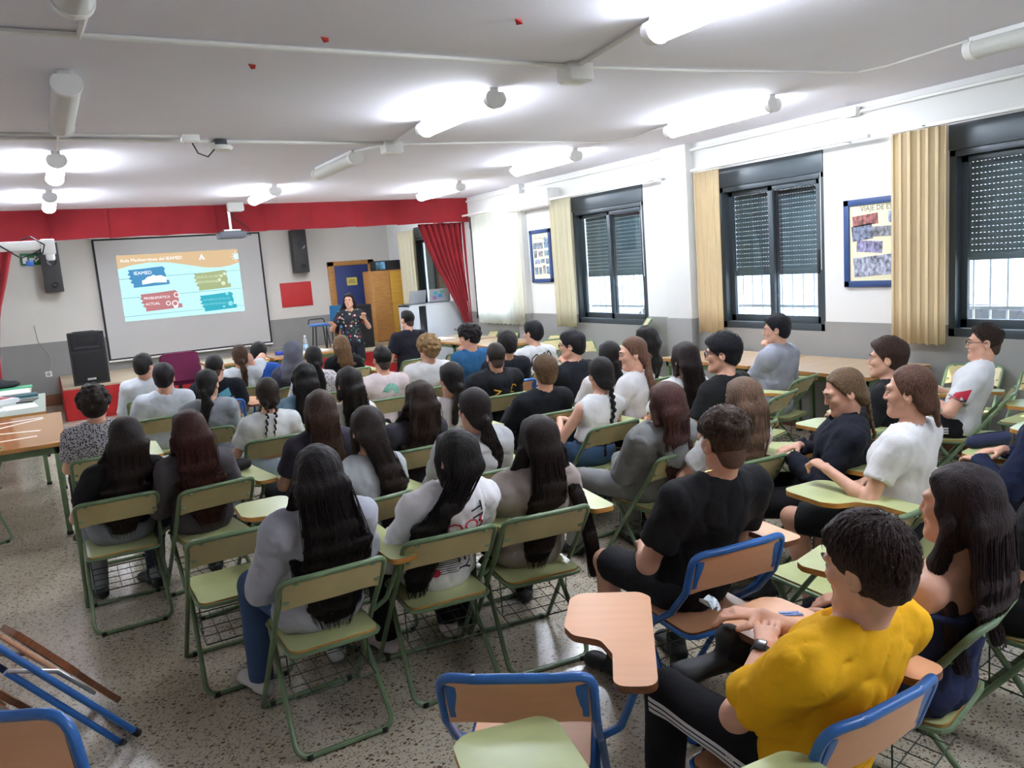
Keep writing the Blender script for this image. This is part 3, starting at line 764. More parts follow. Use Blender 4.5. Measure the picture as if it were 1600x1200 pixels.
def chair_parts(blue):
    if blue in _CH: return _CH[blue]
    fr, pn, bk, ed = (BLU, SALMON, SALMON, SALMON_E) if blue else (GRN, GRN_PANEL, BACK_PANEL, PLY)
    r = .0135 if blue else .0115; hw = .205; P = []
    if blue: side = [(.30, .012), (.0, .43), (-.13, .52), (-.225, .63), (-.28, .785)]
    else: side = [(.31, .012), (-.03, .45), (-.17, .62), (-.275, .765)]
    L = [(-hw - .012, *side[0])] + [(-hw, *p) for p in side[1:]]; Rr = [(-x, y, z) for x, y, z in reversed(L)]
    # inverted U over the back, the top bar bowed backwards
    (y1, z1) = side[-1]; mid = [(-hw * .5, y1 - .022, z1 + .004), (hw * .5, y1 - .022, z1 + .004)]
    m = MB().tube(L + mid + Rr + [], r, 9, fillet=.055); P.append(('back_frame', m.mesh('back_frame', [fr]), None))
    m = MB().tube([(-hw - .012, .31, .012), (hw + .012, .31, .012)], r, 8); P.append(('front_foot_bar', m.mesh('front_foot_bar', [fr]), None))
    ri = hw - .028
    m = MB().tube([(-ri, .14, .425), (-hw + .004, -.19, .012), (hw - .004, -.19, .012), (ri, .14, .425)], r, 9, fillet=.06)
    P.append(('leg_frame', m.mesh('leg_frame', [fr]), None))
    # seat: board in a tube rim
    so = round_outline([(-ri, -.20), (ri, -.20), (ri, .20), (-ri, .20)], .05)
    m = MB().prism(so, .437, .452, 0, 1); P.append(('seat', m.mesh('seat', [pn, ed]), None))
    m = MB().tube([(x * 1.03, y * 1.03, .436) for x, y in so[::2]], .0095, 7, closed=True); P.append(('seat_rim', m.mesh('seat_rim', [fr]), None))
    # backrest board, bowed, hung between the uprights
    (y0, z0) = side[-2]; t0 = .05 if blue else .10
    def bf(u, v):
        x = (u - .5) * 2 * (hw - .012); t = t0 + (1 - t0 - .04) * v; c = 1 - (2 * u - 1) ** 2
        yy, zz = y0 + (y1 - y0) * t, z0 + (z1 - z0) * t
        return (x, yy - .024 * c, zz - (.012 * (1 - c) ** 2 * (1 if v < .5 else 0)))
    m = MB().sheet(bf, 12, 3, .011); P.append(('backrest', m.mesh('backrest', [bk]), None))
    if blue:
        for q in (-1, 1):
            m = MB().box((q * (hw - .035) - .02, (y0 + y1) / 2 - .012, z0 + .015), (q * (hw - .035) + .02, (y0 + y1) / 2 + .012, z1 - .02), .004, rot=(math.atan2(y0 - y1, z1 - z0), 0, 0))
            P.append(('side_plate', m.mesh('side_plate', [fr]), None))
    else:
        for q, v in ((-.78, .95), (.78, .95), (-.93, .3), (.93, .3)):
            p = Vector(bf(.5 + q / 2, v)); m = MB().lathe([(.012, -.004), (.012, .012)], (0, 0, 0), 8, M=Matrix.Translation(p) @ Matrix.Rotation(math.radians(70), 4, 'X'))
            P.append(('back_bracket', m.mesh('back_bracket', [fr]), None))
    # writing tablet on the right arm and its tube
    m = MB().prism(TAB, .690, .712, 0, 1); P.append(('writing_tablet', m.mesh('writing_tablet', [pn, ed], True, 30), None))
    m = MB().tube([(hw, -.03, .45), (hw + .06, -.06, .50), (hw + .11, -.10, .64), (hw + .11, -.06, .682), (hw + .11, .12, .682)], r * .9, 8, fillet=.05)
    P.append(('tablet_arm', m.mesh('tablet_arm', [fr]), None))
    # wire book basket under the seat
    m = MB(); bw, ba, bb, bz = .165, -.13, .20, .25
    for i in range(6): x = -bw + 2 * bw * i / 5; m.tube([(x, ba, bz - .02), (x, bb, bz + .01)], .0024, 4)
    for i in range(5): y = ba + (bb - ba) * i / 4; m.tube([(-bw, y, bz - .02 + .03 * i / 4), (bw, y, bz - .02 + .03 * i / 4)], .0024, 4)
    m.tube([(-bw, ba, bz - .02), (bw, ba, bz - .02), (bw, bb, bz + .01), (-bw, bb, bz + .01)], .0035, 5, closed=True)
    for x, y in ((-bw, ba + .08), (bw, ba + .08), (-bw, bb - .06), (bw, bb - .06)): m.tube([(x, y, bz), (x * 1.02, y, .43)], .003, 4)
    P.append(('wire_basket', m.mesh('wire_basket', [WIRE]), None))
    fm = MB().lathe([(.013, 0), (.016, .003), (.015, .022)], (0, 0, 0), 8).mesh('foot_cap', [RUB])
    for x, y in ((-hw + .03, .31), (hw - .03, .31), (-hw + .05, -.19), (hw - .05, -.19)): P.append(('foot_cap', fm, (x, y, 0)))
    _CH[blue] = P; return P
def chair(loc, ang, blue, label, group=None, tablet=True):
    root = empty('tablet_chair', (*loc, 0) if len(loc) == 2 else loc, math.radians(ang), label, 'chair', group)
    for name, me, off in chair_parts(blue):
        if not tablet and name in ('writing_tablet', 'tablet_arm'): continue
        o = link(name, me, root)
        if off: o.location = off
    return root

# ------------------------------------------------------------------ people
def speckle(key, a, b, sc):
    if key in _M: return _M[key]
    m = bpy.data.materials.new(key); m.use_nodes = True; nt = m.node_tree; bs = nt.nodes['Principled BSDF']; bs.inputs['Roughness'].default_value = .85
    tc = nt.nodes.new('ShaderNodeTexCoord'); v = nt.nodes.new('ShaderNodeTexVoronoi'); v.inputs['Scale'].default_value = sc; nt.links.new(tc.outputs['Object'], v.inputs['Vector'])
    r = nt.nodes.new('ShaderNodeValToRGB'); r.color_ramp.interpolation = 'CONSTANT'; r.color_ramp.elements[0].color = (*a, 1); r.color_ramp.elements[1].position = .42; r.color_ramp.elements[1].color = (*b, 1)
    nt.links.new(v.outputs['Distance'], r.inputs[0]); nt.links.new(r.outputs[0], bs.inputs['Base Color']); _M[key] = m; return m
def floral(key):
    if key in _M: return _M[key]
    m = bpy.data.materials.new(key); m.use_nodes = True; nt = m.node_tree; bs = nt.nodes['Principled BSDF']; bs.inputs['Roughness'].default_value = .8
    tc = nt.nodes.new('ShaderNodeTexCoord'); v = nt.nodes.new('ShaderNodeTexVoronoi'); v.inputs['Scale'].default_value = 26; nt.links.new(tc.outputs['Object'], v.inputs['Vector'])
    sp = nt.nodes.new('ShaderNodeSeparateColor'); nt.links.new(v.outputs['Color'], sp.inputs[0])
    r = nt.nodes.new('ShaderNodeValToRGB'); r.color_ramp.interpolation = 'CONSTANT'; e = r.color_ramp.elements
    e[0].color = (.012, .012, .02, 1); e[1].position = .45; e[1].color = (.45, .03, .05, 1)
    for p, c in ((.6, (.05, .16, .20)), (.72, (.6, .48, .40)), (.84, (.02, .02, .03)), (.9, (.10, .2, .08))): q = e.new(p); q.color = (*c, 1)
    nt.links.new(sp.outputs[0], r.inputs[0])
    lt = nt.nodes.new('ShaderNodeMath'); lt.operation = 'LESS_THAN'; lt.inputs[1].default_value = .45; nt.links.new(v.outputs['Distance'], lt.inputs[0])
    mx = nt.nodes.new('ShaderNodeMix'); mx.data_type = 'RGBA'; mx.inputs['A'].default_value = (.012, .012, .02, 1)
    nt.links.new(lt.outputs[0], mx.inputs['Factor']); nt.links.new(r.outputs[0], mx.inputs['B']); nt.links.new(mx.outputs['Result'], bs.inputs['Base Color']); _M[key] = m; return m
def cmat(prefix, col, **k): return mat(prefix + '_%d_%d_%d' % tuple(int(c * 999) for c in col), col, **k)
def cloth(col): return cmat('cloth', col, rough=.88, spec=.25, noise=(14, 14, 14), var=.06, bump=((26, 26, 26), .35))
def hairm(col, style):
    sc = (260, 260, 9) if style in ('long', 'pony') else ((220, 220, 60) if style != 'braid' else (200, 200, 120))
    return cmat('hair_' + style, col, rough=.50, spec=.22, noise=sc, var=.6, bump=(sc, .6))
WHITE_EYE = mat('eye_white', (.50, .46, .43), .25); DARK_EYE = mat('eye_dark', (.02, .012, .01), .15); GLASS_F = mat('glasses_frame', (.02, .02, .025), .3)
GOLD = mat('gold', (.75, .50, .15), .3, 1); LENS = mat('lens_glass', (.95, .95, .95), .02, trans=1, spec=.3)

def decal(shirt, geo, center, scale, m, parent, name, off=.004, rot=0, dirv=(0, 1, 0), sx=1):
    """flat print laid on the back of a garment: geo in the XZ plane, dropped along dirv onto the cloth"""
    me = shirt.data; bv = BVHTree.FromPolygons([v.co for v in me.vertices], [tuple(p.vertices) for p in me.polygons])
    bm = bmesh.new(); vs = [bm.verts.new((x, y, 0)) for x, y, *_ in geo[0]]
    for f in geo[1]:
        try: bm.faces.new([vs[i] for i in f])
        except ValueError: pass
    bmesh.ops.triangulate(bm, faces=bm.faces[:])
    ctr = Vector(center); d = Vector(dirv).normalized(); sidev = d.cross(Vector((0, 0, 1))).normalized(); upv = sidev.cross(d).normalized()
    L = .02 / scale
    for _ in range(2):
        es = [e for e in bm.edges if e.calc_length() > L]
        if es: bmesh.ops.subdivide_edges(bm, edges=es, cuts=1); bmesh.ops.triangulate(bm, faces=[f for f in bm.faces if len(f.verts) > 3])
    c, s = math.cos(rot), math.sin(rot)
    for v in bm.verts:
        x, y = v.co.x * scale * sx, v.co.y * scale; x, y = x * c - y * s, x * s + y * c
        o = ctr + sidev * x + upv * y - d * .5
        hit = bv.ray_cast(o, d)
        v.co = (hit[0] - d * off) if hit[0] is not None else (ctr + sidev * x + upv * y)
    me2 = bpy.data.meshes.new(name); bm.normal_update(); bm.to_mesh(me2); bm.free(); me2.materials.append(m)
    return link(name, me2, parent)

def person(d, ploc, ang):
    J = person_joints(d); dist = d['dist']
    near = dist < 4.6; hb, hf, hc, hh = (.0095, .0062, .0105, .0062) if dist < 3.5 else ((.011, .0072, .012, .0075) if dist < 5 else (.0135, .0095 if not d.get('face') else .0078, .014, .010))
    if d.get('finehand'): hf = min(hf, .0058)
    if d.get('face') and dist < 5.6: hf = min(hf, .0052)
    root = empty('person', ploc, math.radians(ang), d['label'].replace('girl', 'person', 0), 'person')
    tone = d.get('skin', SKIN_DEF); sk = cmat('skin', tone, rough=.48, spec=.35, noise=(30, 30, 30), var=.06)
    lips = cmat('lips', (tone[0] * .85, tone[1] * .66, tone[2] * .70), rough=.4)
    V, F = body_mesh(d, J, hb, hf)
    R, H = J['Rh'], J['H']
    cen = V[F].mean(1); loc = (cen - H) @ R
    mi = ((np.abs(loc[:, 0]) < .021) & (np.abs(loc[:, 2] + .0625) < .010) & (loc[:, 1] > .074)).astype(np.int32)
    link('body', raw_mesh('body', V, F, [sk, lips], mi, True, 0), root)
    kind, col, o = d['top']
    pat = o.get('pat'); cm = speckle('speckled_cloth', (.01, .01, .012), (.42, .40, .42), 85) if pat == 'speck' else (speckle('pale_speckle', (.25, .2, .22), (.62, .60, .62), 60) if pat == 'speck2' else (floral('floral_cloth') if pat == 'floral' else cloth(col)))
    V, F = shirt_mesh(d, J, .008 if dist < 3 else hc)
    sh = link({'tee': 'tee_shirt', 'tank': 'sleeveless_top', 'long': 'long_sleeved_top', 'hoodie': 'hoodie'}[kind], raw_mesh('shirt', V, F, [cm], None, True, 0), root)
    V, F = legs_mesh(d, J, hc * 1.05)
    link(d['bot'][0], raw_mesh('legs', V, F, [cloth(d['bot'][1])], None, True, 0), root)
    for V, F in shoes_mesh(d, J, .011 if near else .016): link('shoe', raw_mesh('shoe', V, F, [cmat('shoe', d.get('shoe', (.018, .018, .02)), rough=.6)], None, True, 0), root)
    (V, F), paths = hair_mesh(d, J, hh)
    st, hcol, ho = d['hair']; hm = cloth(hcol) if st == 'hijab' else hairm(hcol, st)
    V = [tuple(p) for p in V]; F = [tuple(q) for q in F]
    extra = None
    if paths and st == 'long' and dist < 6.2: extra = strands(d, J, paths, 150 if dist < 4 else 70, 5 + len(d['label']))
    if paths and st == 'pony' and dist < 5: extra = strands(d, J, paths, 60, 5)
    if st in ('short', 'fade') and dist < 6 : extra = tufts(d, J, 900 if dist < 3 else 380, 3 + len(d['label']), bool(ho.get('curl')))
    if st == 'curly' and dist < 8.5: extra = tufts(d, J, 260, 9, True)
    ho_ = link('hair' if st != 'hijab' else 'headscarf', raw_mesh('hair', V, F, [hm], None, True, 0), root)
    if extra:
        link('hair_strands', raw_mesh('hair_strands', extra[0], extra[1], [hm], None, True, 0), ho_)
    if st == 'fade':
        V2, F2 = stubble(d, J, hh); link('trimmed_hair', raw_mesh('trimmed_hair', V2, F2, [cmat('stubble', tuple(c * 1.0 + t * .07 for c, t in zip(hcol, tone)), rough=.8, noise=(300, 300, 300), var=.4)], None, True, 0), ho_)
    RM = Matrix([list(map(float, x)) for x in R]); HV = Vector(H.tolist()); Lp = lambda *p: HV + RM @ Vector(p)
    if d.get('face') or d.get('glasses'):
        for q in (-1, 1):
            bm = bmesh.new(); bmesh.ops.create_uvsphere(bm, u_segments=10, v_segments=8, radius=.0112)
            for f in bm.faces: f.material_index = 1 if f.calc_center_median().y > .0092 else 0
            me = bpy.data.meshes.new('eye'); bm.to_mesh(me); bm.free(); me.materials.append(WHITE_EYE); me.materials.append(DARK_EYE)
            for p in me.polygons: p.use_smooth = True
            e = link('eye', me, root); e.matrix_local = Matrix.Translation(Lp(q * .031, .0725, .004)) @ RM.to_4x4()
            MB().tube([Lp(q * .014, .0925, .024), Lp(q * .030, .090, .030), Lp(q * .048, .076, .024)], [.0035, .0042, .002], 6).build('eyebrow', hm, root)
    if d.get('glasses'):
        m = MB()
        for q in (-1, 1):
            pts = [Lp(q * (.033 + .024 * math.cos(a)), .105 - .012 * (.5 + .5 * q * math.cos(a) * q), .002 + .019 * math.sin(a)) for a in np.linspace(0, 6.28, 13)[:-1]]
            m.tube(pts, .0022, 5, closed=True); m.tube([Lp(q * .057, .094, .006), Lp(q * .082, .03, .010), Lp(q * .084, -.015, .004)], .0022, 5)
        m.tube([Lp(-.010, .106, .006), Lp(.010, .106, .006)], .002, 5); m.build('glasses', GLASS_F, root)
    if d.get('chain'):
        N, sp = J['N'], J['sp']; pts = []
        for i in range(20):
            a = 6.283 * i / 20; pts.append(Vector((N[0] + .066 * math.cos(a), N[1] + .014 + .072 * math.sin(a), N[2] + .040 - .030 * math.sin(a))))
        MB().tube(pts, .0028, 5, closed=True).build('neck_chain', GOLD, root)
    return root, J, sh
def stubble(d, J, h):
    R, H = J['Rh'], J['H']; Lp = lambda *p: H + R @ V3(*p); G = SDF(H - .16, H + .16, h)
    G.ell(Lp(0, -.018, .030), (.0752, .0945, .0862), R, k=0); G.ell(Lp(0, -.060, -.045), (.050, .038, .05), R, k=.03)
    G.plane(Lp(0, .028, .012), R @ unit(V3(0, .80, -.60)), k=.006); G.plane(Lp(0, -.06, -.085), R @ unit(V3(0, .35, -1)), k=.006)
    for q in (-1, 1): G.ell(Lp(q * .082, -.006, -.016), (.018, .026, .036), R, k=.005, op='cut')
    return G.mesh(0)

# ------------------------------------------------------------------ room
XR, YF, ZC, XL, YB = 6.4, 15.95, 3.0, -2.6, -4.5
WALL = mat('wall_paint', (.70, .695, .675), .85, noise=(1.5, 1.5, 1.5), var=.02, bump=((90, 90, 90), .10))
WALL_F = mat('wall_paint_front', (.64, .615, .565), .85, noise=(1.5, 1.5, 1.5), var=.02, bump=((90, 90, 90), .10))
DADO = mat('dado_grey', (.255, .25, .24), .6, noise=(3, 3, 3), var=.04, bump=((120, 120, 120), .08))
CEIL = mat('ceiling_paint', (.84, .815, .90), .9, noise=(1.2, 1.2, 1.2), var=.02, bump=((60, 60, 60), .08))
WHITE_P = mat('white_plastic', (.78, .77, .74), .4)
SLATE = mat('slate_aluminium', (.050, .064, .075), .38, .2)
SHUT = mat('shutter_grey', (.085, .125, .135), .5)
def thin_glass():
    m = bpy.data.materials.new('window_glass'); m.use_nodes = True; nt = m.node_tree; out = nt.nodes['Material Output']
    t = nt.nodes.new('ShaderNodeBsdfTransparent'); t.inputs[0].default_value = (.90, .94, .95, 1); g = nt.nodes.new('ShaderNodeBsdfGlossy'); g.inputs['Roughness'].default_value = .01
    lw = nt.nodes.new('ShaderNodeLayerWeight'); lw.inputs[0].default_value = .5; pw = nt.nodes.new('ShaderNodeMath'); pw.operation = 'POWER'; pw.inputs[1].default_value = 4.0; f = nt.nodes.new('ShaderNodeMath'); f.operation = 'MULTIPLY_ADD'; f.inputs[1].default_value = .9; f.inputs[2].default_value = .05
    nt.links.new(lw.outputs['Facing'], pw.inputs[0]); nt.links.new(pw.outputs[0], f.inputs[0]); mx = nt.nodes.new('ShaderNodeMixShader')
    nt.links.new(f.outputs[0], mx.inputs[0]); nt.links.new(t.outputs[0], mx.inputs[1]); nt.links.new(g.outputs[0], mx.inputs[2]); nt.links.new(mx.outputs[0], out.inputs[0]); return m
GLASS = thin_glass()
BARM = mat('grille_white', (.55, .57, .60), .4)
BROWN = mat('brown_tile_base', (.17, .065, .03), .5)
def st(o): o['kind'] = 'structure'; return o
st(MB().box((XL, YB, -.12), (XR + .3, YF + .2, 0)).build('floor', terrazzo()))
st(MB().box((XL, YB, ZC), (XR + .3, YF + .2, ZC + .15)).build('ceiling', CEIL))
st(MB().box((XL - .2, YF, 0), (XR + .3, YF + .2, ZC)).build('wall_front', WALL_F))
st(MB().box((XL - .2, YB, 0), (XL, YF, ZC)).build('wall_left', WALL))
st(MB().box((XL - .2, YB - .2, 0), (XR + .3, YB, ZC)).build('wall_back', WALL))
WINS = [(-2.6, -1.1, .98, 2.67, 1.64), (-.3, 1.2, .98, 2.67, 1.64), (2.38, 3.87, .98, 2.67, 1.64), (5.07, 6.40, .98, 2.67, 1.575), (7.66, 9.16, .96, 2.67, 1.63), (10.72, 12.2, .96, 2.67, 2.32), (13.2, 14.55, .98, 2.67, 1.0)]
wm = MB(); dm = MB(); y = YB; WT = .28
for y0, y1, z0, z1, zb in WINS + [(YF, YF, 0, 0, 0)]:
    wm.box((XR, y, 0), (XR + WT, y0, ZC)); dm.box((XR - .012, y, 0), (XR + .001, y0, 1.075))
    if y1 > y0:
        wm.box((XR, y0, 0), (XR + WT, y1, z0)); wm.box((XR, y0, z1), (XR + WT, y1, ZC)); dm.box((XR - .012, y0, 0), (XR + .001, y1, z0 - .0))
    y = y1
st(wm.build('wall_right', WALL, None, False)); st(dm.build('trim_1', DADO, None, False))
for i, (a, b) in enumerate(((6.79, 7.20), (10.36, 10.62), (12.32, 12.5))):
    p = st(MB().box((XR - .10, a, 1.075), (XR + .01, b, ZC), .006).build('trim_%d' % (i + 2), WALL)); 
    MB().box((XR - .112, a - .004, 0), (XR + .01, b + .004, 1.075), .004).build('dado', DADO, p)
st(MB().box((XL, YF - .012, 0), (XR, YF + .001, 1.10)).build('trim_5', DADO, None, False))
st(MB().box((XL, YF - .025, 0), (XR, YF, .20), .004).build('baseboard_front', BROWN))
st(MB().box((XR - .026, YB, 0), (XR, YF, .09), .004).build('baseboard_right', BROWN))

# windows: frame, roller shutter box, two sliding sashes, slats with light slits, outside bars
def window(n, y0, y1, z0, z1, zb):
    w = empty('window_%d' % n, (XR, y0, z0)); w['kind'] = 'structure'; W = y1 - y0; Hh = z1 - z0; hb = .20
    f = MB()
    for a, b in (((.0, 0, 0), (.13, .055, Hh)), ((.0, W - .055, 0), (.13, W, Hh)), ((.0, 0, 0), (.13, W, .07)), ((.0, 0, Hh - hb - .05), (.13, W, Hh - hb + .002))): f.box(a, b, .004)
    f.build('window_frame', SLATE, w)
    MB().box((-.015, 0, Hh - hb), (.16, W, Hh), .006).build('shutter_box', SLATE, w)
    ym = W * .5; ht = Hh - hb - .05
    for k, (a, b, x) in enumerate(((.05, ym + .03, .028), (ym - .03, W - .05, .078))):
        s_ = MB()
        for lo, hi in (((x, a, .07), (x + .035, a + .06, ht)), ((x, b - .06, .07), (x + .035, b, ht)), ((x, a, .07), (x + .035, b, .14)), ((x, a, ht - .05), (x + .035, b, ht))): s_.box(lo, hi, .003)
        so = s_.build('sash', SLATE, w)
        MB().box((x + .015, a + .055, .135), (x + .020, b - .055, ht - .045)).build('glass_pane', GLASS, so, False)
    MB().box((.015, .075, .55), (.03, .10, .78), .008).build('sash_handle', RUB, w)
    # shutter slats
    top = Hh - hb; n_s = int(round((top - (zb - z0)) / .047)); sm = MB(); h = .0424
    sm.box((-.005, .04, 0), (.004, W - .04, h), .002)
    q = .06
    while q < W - .06: sm.box((-.003, q, -.0048), (.002, q + .021, 0)); q += .033
    me = sm.mesh('shutter_slat', [SHUT])
    for i in range(n_s):
        o = link('shutter_slat', me, w); o.location = (.19, 0, top - .047 * (i + 1))
    MB().box((.18, .04, zb - z0 - .05), (.20, W - .04, zb - z0 + .004), .004).build('shutter_end_bar', SHUT, w)
    # pull cord
    MB().tube([(-.02, .02, top), (-.022, .02, top - .9)], .003, 5).build('pull_cord', WHITE_P, w)
    g = empty('window_grille', (XR + .255, y0, z0), 0, 'pale metal bars outside window %s' % ['behind the viewer, far one', 'behind the viewer, near one', 'beside the red sleeve patch on the right', 'behind the boy in the grey hoodie', 'left of the wall pilaster', 'behind the sheer front curtain', 'on the stage'][n - 1], 'grille')
    bm_ = MB().tube([(0, 0, 0), (0, 0, Hh)], .009, 6).mesh('bar', [BARM]); k = int(W / .125)
    for i in range(k): o = link('bar', bm_, g); o.location = (0, .06 + i * (W - .12) / (k - 1), 0)
    for zz in (.20, Hh - .25): MB().box((-.012, 0, zz), (.012, W, zz + .03)).build('rail', BARM, g)
for i, wv in enumerate(WINS): window(i + 1, *wv)

# outside: bright yard with parked cars and the house across the street
st(MB().box((XR + .5, -6, -.5), (30, 24, -.35)).build('ground_outside', mat('pavement', (.62, .60, .56), .9, noise=(2, 2, 2), var=.1)))
bld = tag(MB().box((17, -6, -.4), (19, 24, 7)).box((16.9, -6, 3.2), (17, 24, 3.4)).build('house', mat('house_wall', (.80, .77, .70), .9)), 'pale house front across the street seen through the windows', 'building')
def car(x, y, rz, col, label):
    c = empty('car', (x, y, -.35), rz, label, 'car')
    prof = [(-2.05, .35), (-2.08, .62), (-1.95, .84), (-1.1, .95), (-.55, 1.38), (.75, 1.42), (1.45, .98), (1.95, .90), (2.08, .6), (2.05, .32)]
    M = Matrix(((0, 0, 1, 0), (1, 0, 0, 0), (0, 1, 0, 0), (0, 0, 0, 1)))
    MB().prism(prof, -.82, .82, 0, M=M).build('car_body', cmat('car_paint', col, rough=.25, coat=.5), c, True, 25)
    gl = [(-1.0, .97), (-.52, 1.32), (.70, 1.36), (1.3, 1.0)]
    MB().prism(gl, -.83, .83, 0, M=M).build('car_window', mat('car_glass', (.02, .025, .03), .08), c, True, 25)
    wh = MB().lathe([(.20, -.1), (.31, -.1), (.32, .1), (.2, .1)], (0, 0, 0), 18, M=Matrix.Rotation(math.pi / 2, 4, 'Y')).mesh('wheel', [RUB])
    for a in (-.76, .76):
        for b in (-1.3, 1.3): o = link('wheel', wh, c); o.location = (a, b, .32)
car(9.4, 5.0, .05, (.10, .09, .13), 'dark violet grey car parked outside the rightmost window')
car(10.2, 10.4, .02, (.62, .63, .65), 'light grey car parked outside between the windows')
car(9.6, 15.5, -.03, (.55, .58, .62), 'silver car parked outside near the stage window')

# curtains, rails, pictures
def curtain_mat(key, col, tr):
    m = bpy.data.materials.new(key); m.use_nodes = True; nt = m.node_tree; b = nt.nodes['Principled BSDF']; out = nt.nodes['Material Output']
    b.inputs['Base Color'].default_value = (*col, 1); b.inputs['Roughness'].default_value = .9; b.inputs['Specular IOR Level'].default_value = .1
    t = nt.nodes.new('ShaderNodeBsdfTranslucent'); t.inputs[0].default_value = (*[min(1, c * 1.1) for c in col], 1)
    mx = nt.nodes.new('ShaderNodeMixShader'); mx.inputs[0].default_value = tr
    nt.links.new(b.outputs[0], mx.inputs[1]); nt.links.new(t.outputs[0], mx.inputs[2]); nt.links.new(mx.outputs[0], out.inputs[0]); return m
TAN = curtain_mat('tan_curtain', (.80, .66, .43), .35); CREAM = curtain_mat('cream_curtain', (.84, .79, .62), .4); SHEER = curtain_mat('sheer_curtain', (.92, .91, .84), .75)
def curtain(y0, y1, z0, z1, x, folds, amp, m, label):
    def fn(u, v):
        s_ = u * folds * 6.283; return (x + amp * math.sin(s_) * (.75 + .25 * v) + .008 * math.sin(s_ * .37 + 1), y0 + (y1 - y0) * u + .010 * math.sin(s_ * 2 + .5), z0 + (z1 - z0) * v + (.006 * math.sin(s_) if v == 0 else 0))
    tag(MB().sheet(fn, folds * 12, 6, .004).build('curtain', m, None, True, 0), label, 'curtain')
curtain(3.80, 4.27, .93, 2.66, XR - .16, 6, .016, TAN, 'tan pleated curtain drawn aside between photo collage and rightmost window')
curtain(6.25, 6.60, .94, 2.66, XR - .16, 4, .022, TAN, 'narrow tan curtain hanging at the left of the middle window')
curtain(9.0, 9.46, .92, 2.66, XR - .16, 5, .030, CREAM, 'cream curtain beside the far photo board')
curtain(10.36, 11.85, .91, 2.66, XR - .16, 11, .020, SHEER, 'sheer sunlit curtain over the window next to the red stage curtain')
curtain(14.3, 15.0, 1.0, 2.62, XR - .16, 6, .03, CREAM, 'yellowish curtain on the stage behind the orange cupboard')
def rail(y0, y1, z, label): tag(MB().box((XR - .19, y0, z), (XR - .145, y1, z + .028), .004).box((XR - .19, y0 + .3, z + .01), (XR, y0 + .33, z + .02)).box((XR - .19, y1 - .33, z + .01), (XR, y1 - .3, z + .02)).build('curtain_rail', WHITE_P), label, 'rail')
rail(2.1, 4.28, 2.665, 'white curtain rail over the rightmost window'); rail(4.47, 6.63, 2.675, 'white curtain rail over the middle window')
rail(7.16, 9.47, 2.665, 'white curtain rail over the window beside the far photo board'); rail(10.3, 12.1, 2.675, 'white curtain rail over the sheer curtain')

T_CACHE = {}
def picture(y0, y1, z0, z1, label, title, photos, seed, cols):
    p = empty('photo_board', (XR, y1, z0), 0, label, 'picture'); W, Hh = y1 - y0, z1 - z0    # local: -y runs to the right as seen from the room
    navy = mat('navy_frame', (.022, .055, .17), .4); f = .055
    m = MB()
    for a, b in (((-.03, -W, 0), (0, -W + f, Hh)), ((-.03, -f, 0), (0, 0, Hh)), ((-.03, -W, 0), (0, 0, f)), ((-.03, -W, Hh - f), (0, 0, Hh))): m.box(a, b, .004)
    m.build('picture_frame', navy, p)
    MB().box((-.012, -W + f * .9, f * .9), (-.004, -f * .9, Hh - f * .9)).build('card', mat('cream_card', (.80, .74, .50), .7), p, False)
    r = random.Random(seed)
    for k, (u, v, a, b, ro) in enumerate(photos):
        cx, cz = -f - u * (W - 2 * f), f + (1 - v) * (Hh - 2 * f); w2, h2 = a * (W - 2 * f) / 2, b * (Hh - 2 * f) / 2; c = cols[k % len(cols)]
        pm = mat('photo_print_%d_%d' % (seed, k), c, .35, noise=(22, 34, 26), var=.85)
        MB().box((-.0155, cx - w2, cz - h2), (-.012, cx + w2, cz + h2), 0, rot=(math.radians(ro), 0, 0)).build('photo', pm, p, False)
    if title:
        for k, (t, u, v, sz) in enumerate(title):
            g = TXT[t]; mm = MB(); M = Matrix(((0, 0, -1, -.0145), (-1, 0, 0, -f - u * (W - 2 * f)), (0, 1, 0, f + (1 - v) * (Hh - 2 * f)), (0, 0, 0, 1)))
            mm.add([M @ Vector((x * sz, y * sz, 0)) for x, y, *_ in g[0]], g[1]); mm.build('handwritten_title', mat('pen_ink', (.10, .09, .10), .7), p, False)
def inside_txt(): pass
TXT = {t: text_geo(t) for t in ('VIAJE DE ESTUDIOS', 'GRANADA', 'GUESS', 'Aula Mediterránea del IEAMED', 'IEAMED', '¿QUÉ ES LA DIETA', 'MEDITERRÁNEA?', 'PROBLEMÁTICA', 'ACTUAL', 'RECUPERA EL ESTILO DE', 'VIDA MEDITERRÁNEO', 'TM', 'EY', 'COOL', 'Z', 'C', '?')}
picture(4.36 - .42, 4.84, 1.40, 2.18, 'navy framed collage of trip photos partly behind the tan curtain', [('VIAJE DE ESTUDIOS', .48, .055, .062)],
        [(.20, .20, .32, .14, -4), (.66, .19, .34, .15, 3), (.16, .36, .26, .20, -6), (.42, .36, .26, .13, 1), (.76, .39, .34, .20, 2), (.25, .55, .32, .15, 5), (.68, .56, .28, .15, -3), (.36, .80, .62, .26, -4), (.82, .78, .30, .24, 2)], 3,
        [(.28, .10, .09), (.20, .26, .36), (.16, .18, .25), (.20, .20, .22), (.10, .14, .28), (.22, .20, .32), (.34, .08, .05), (.30, .31, .38), (.22, .13, .19)])
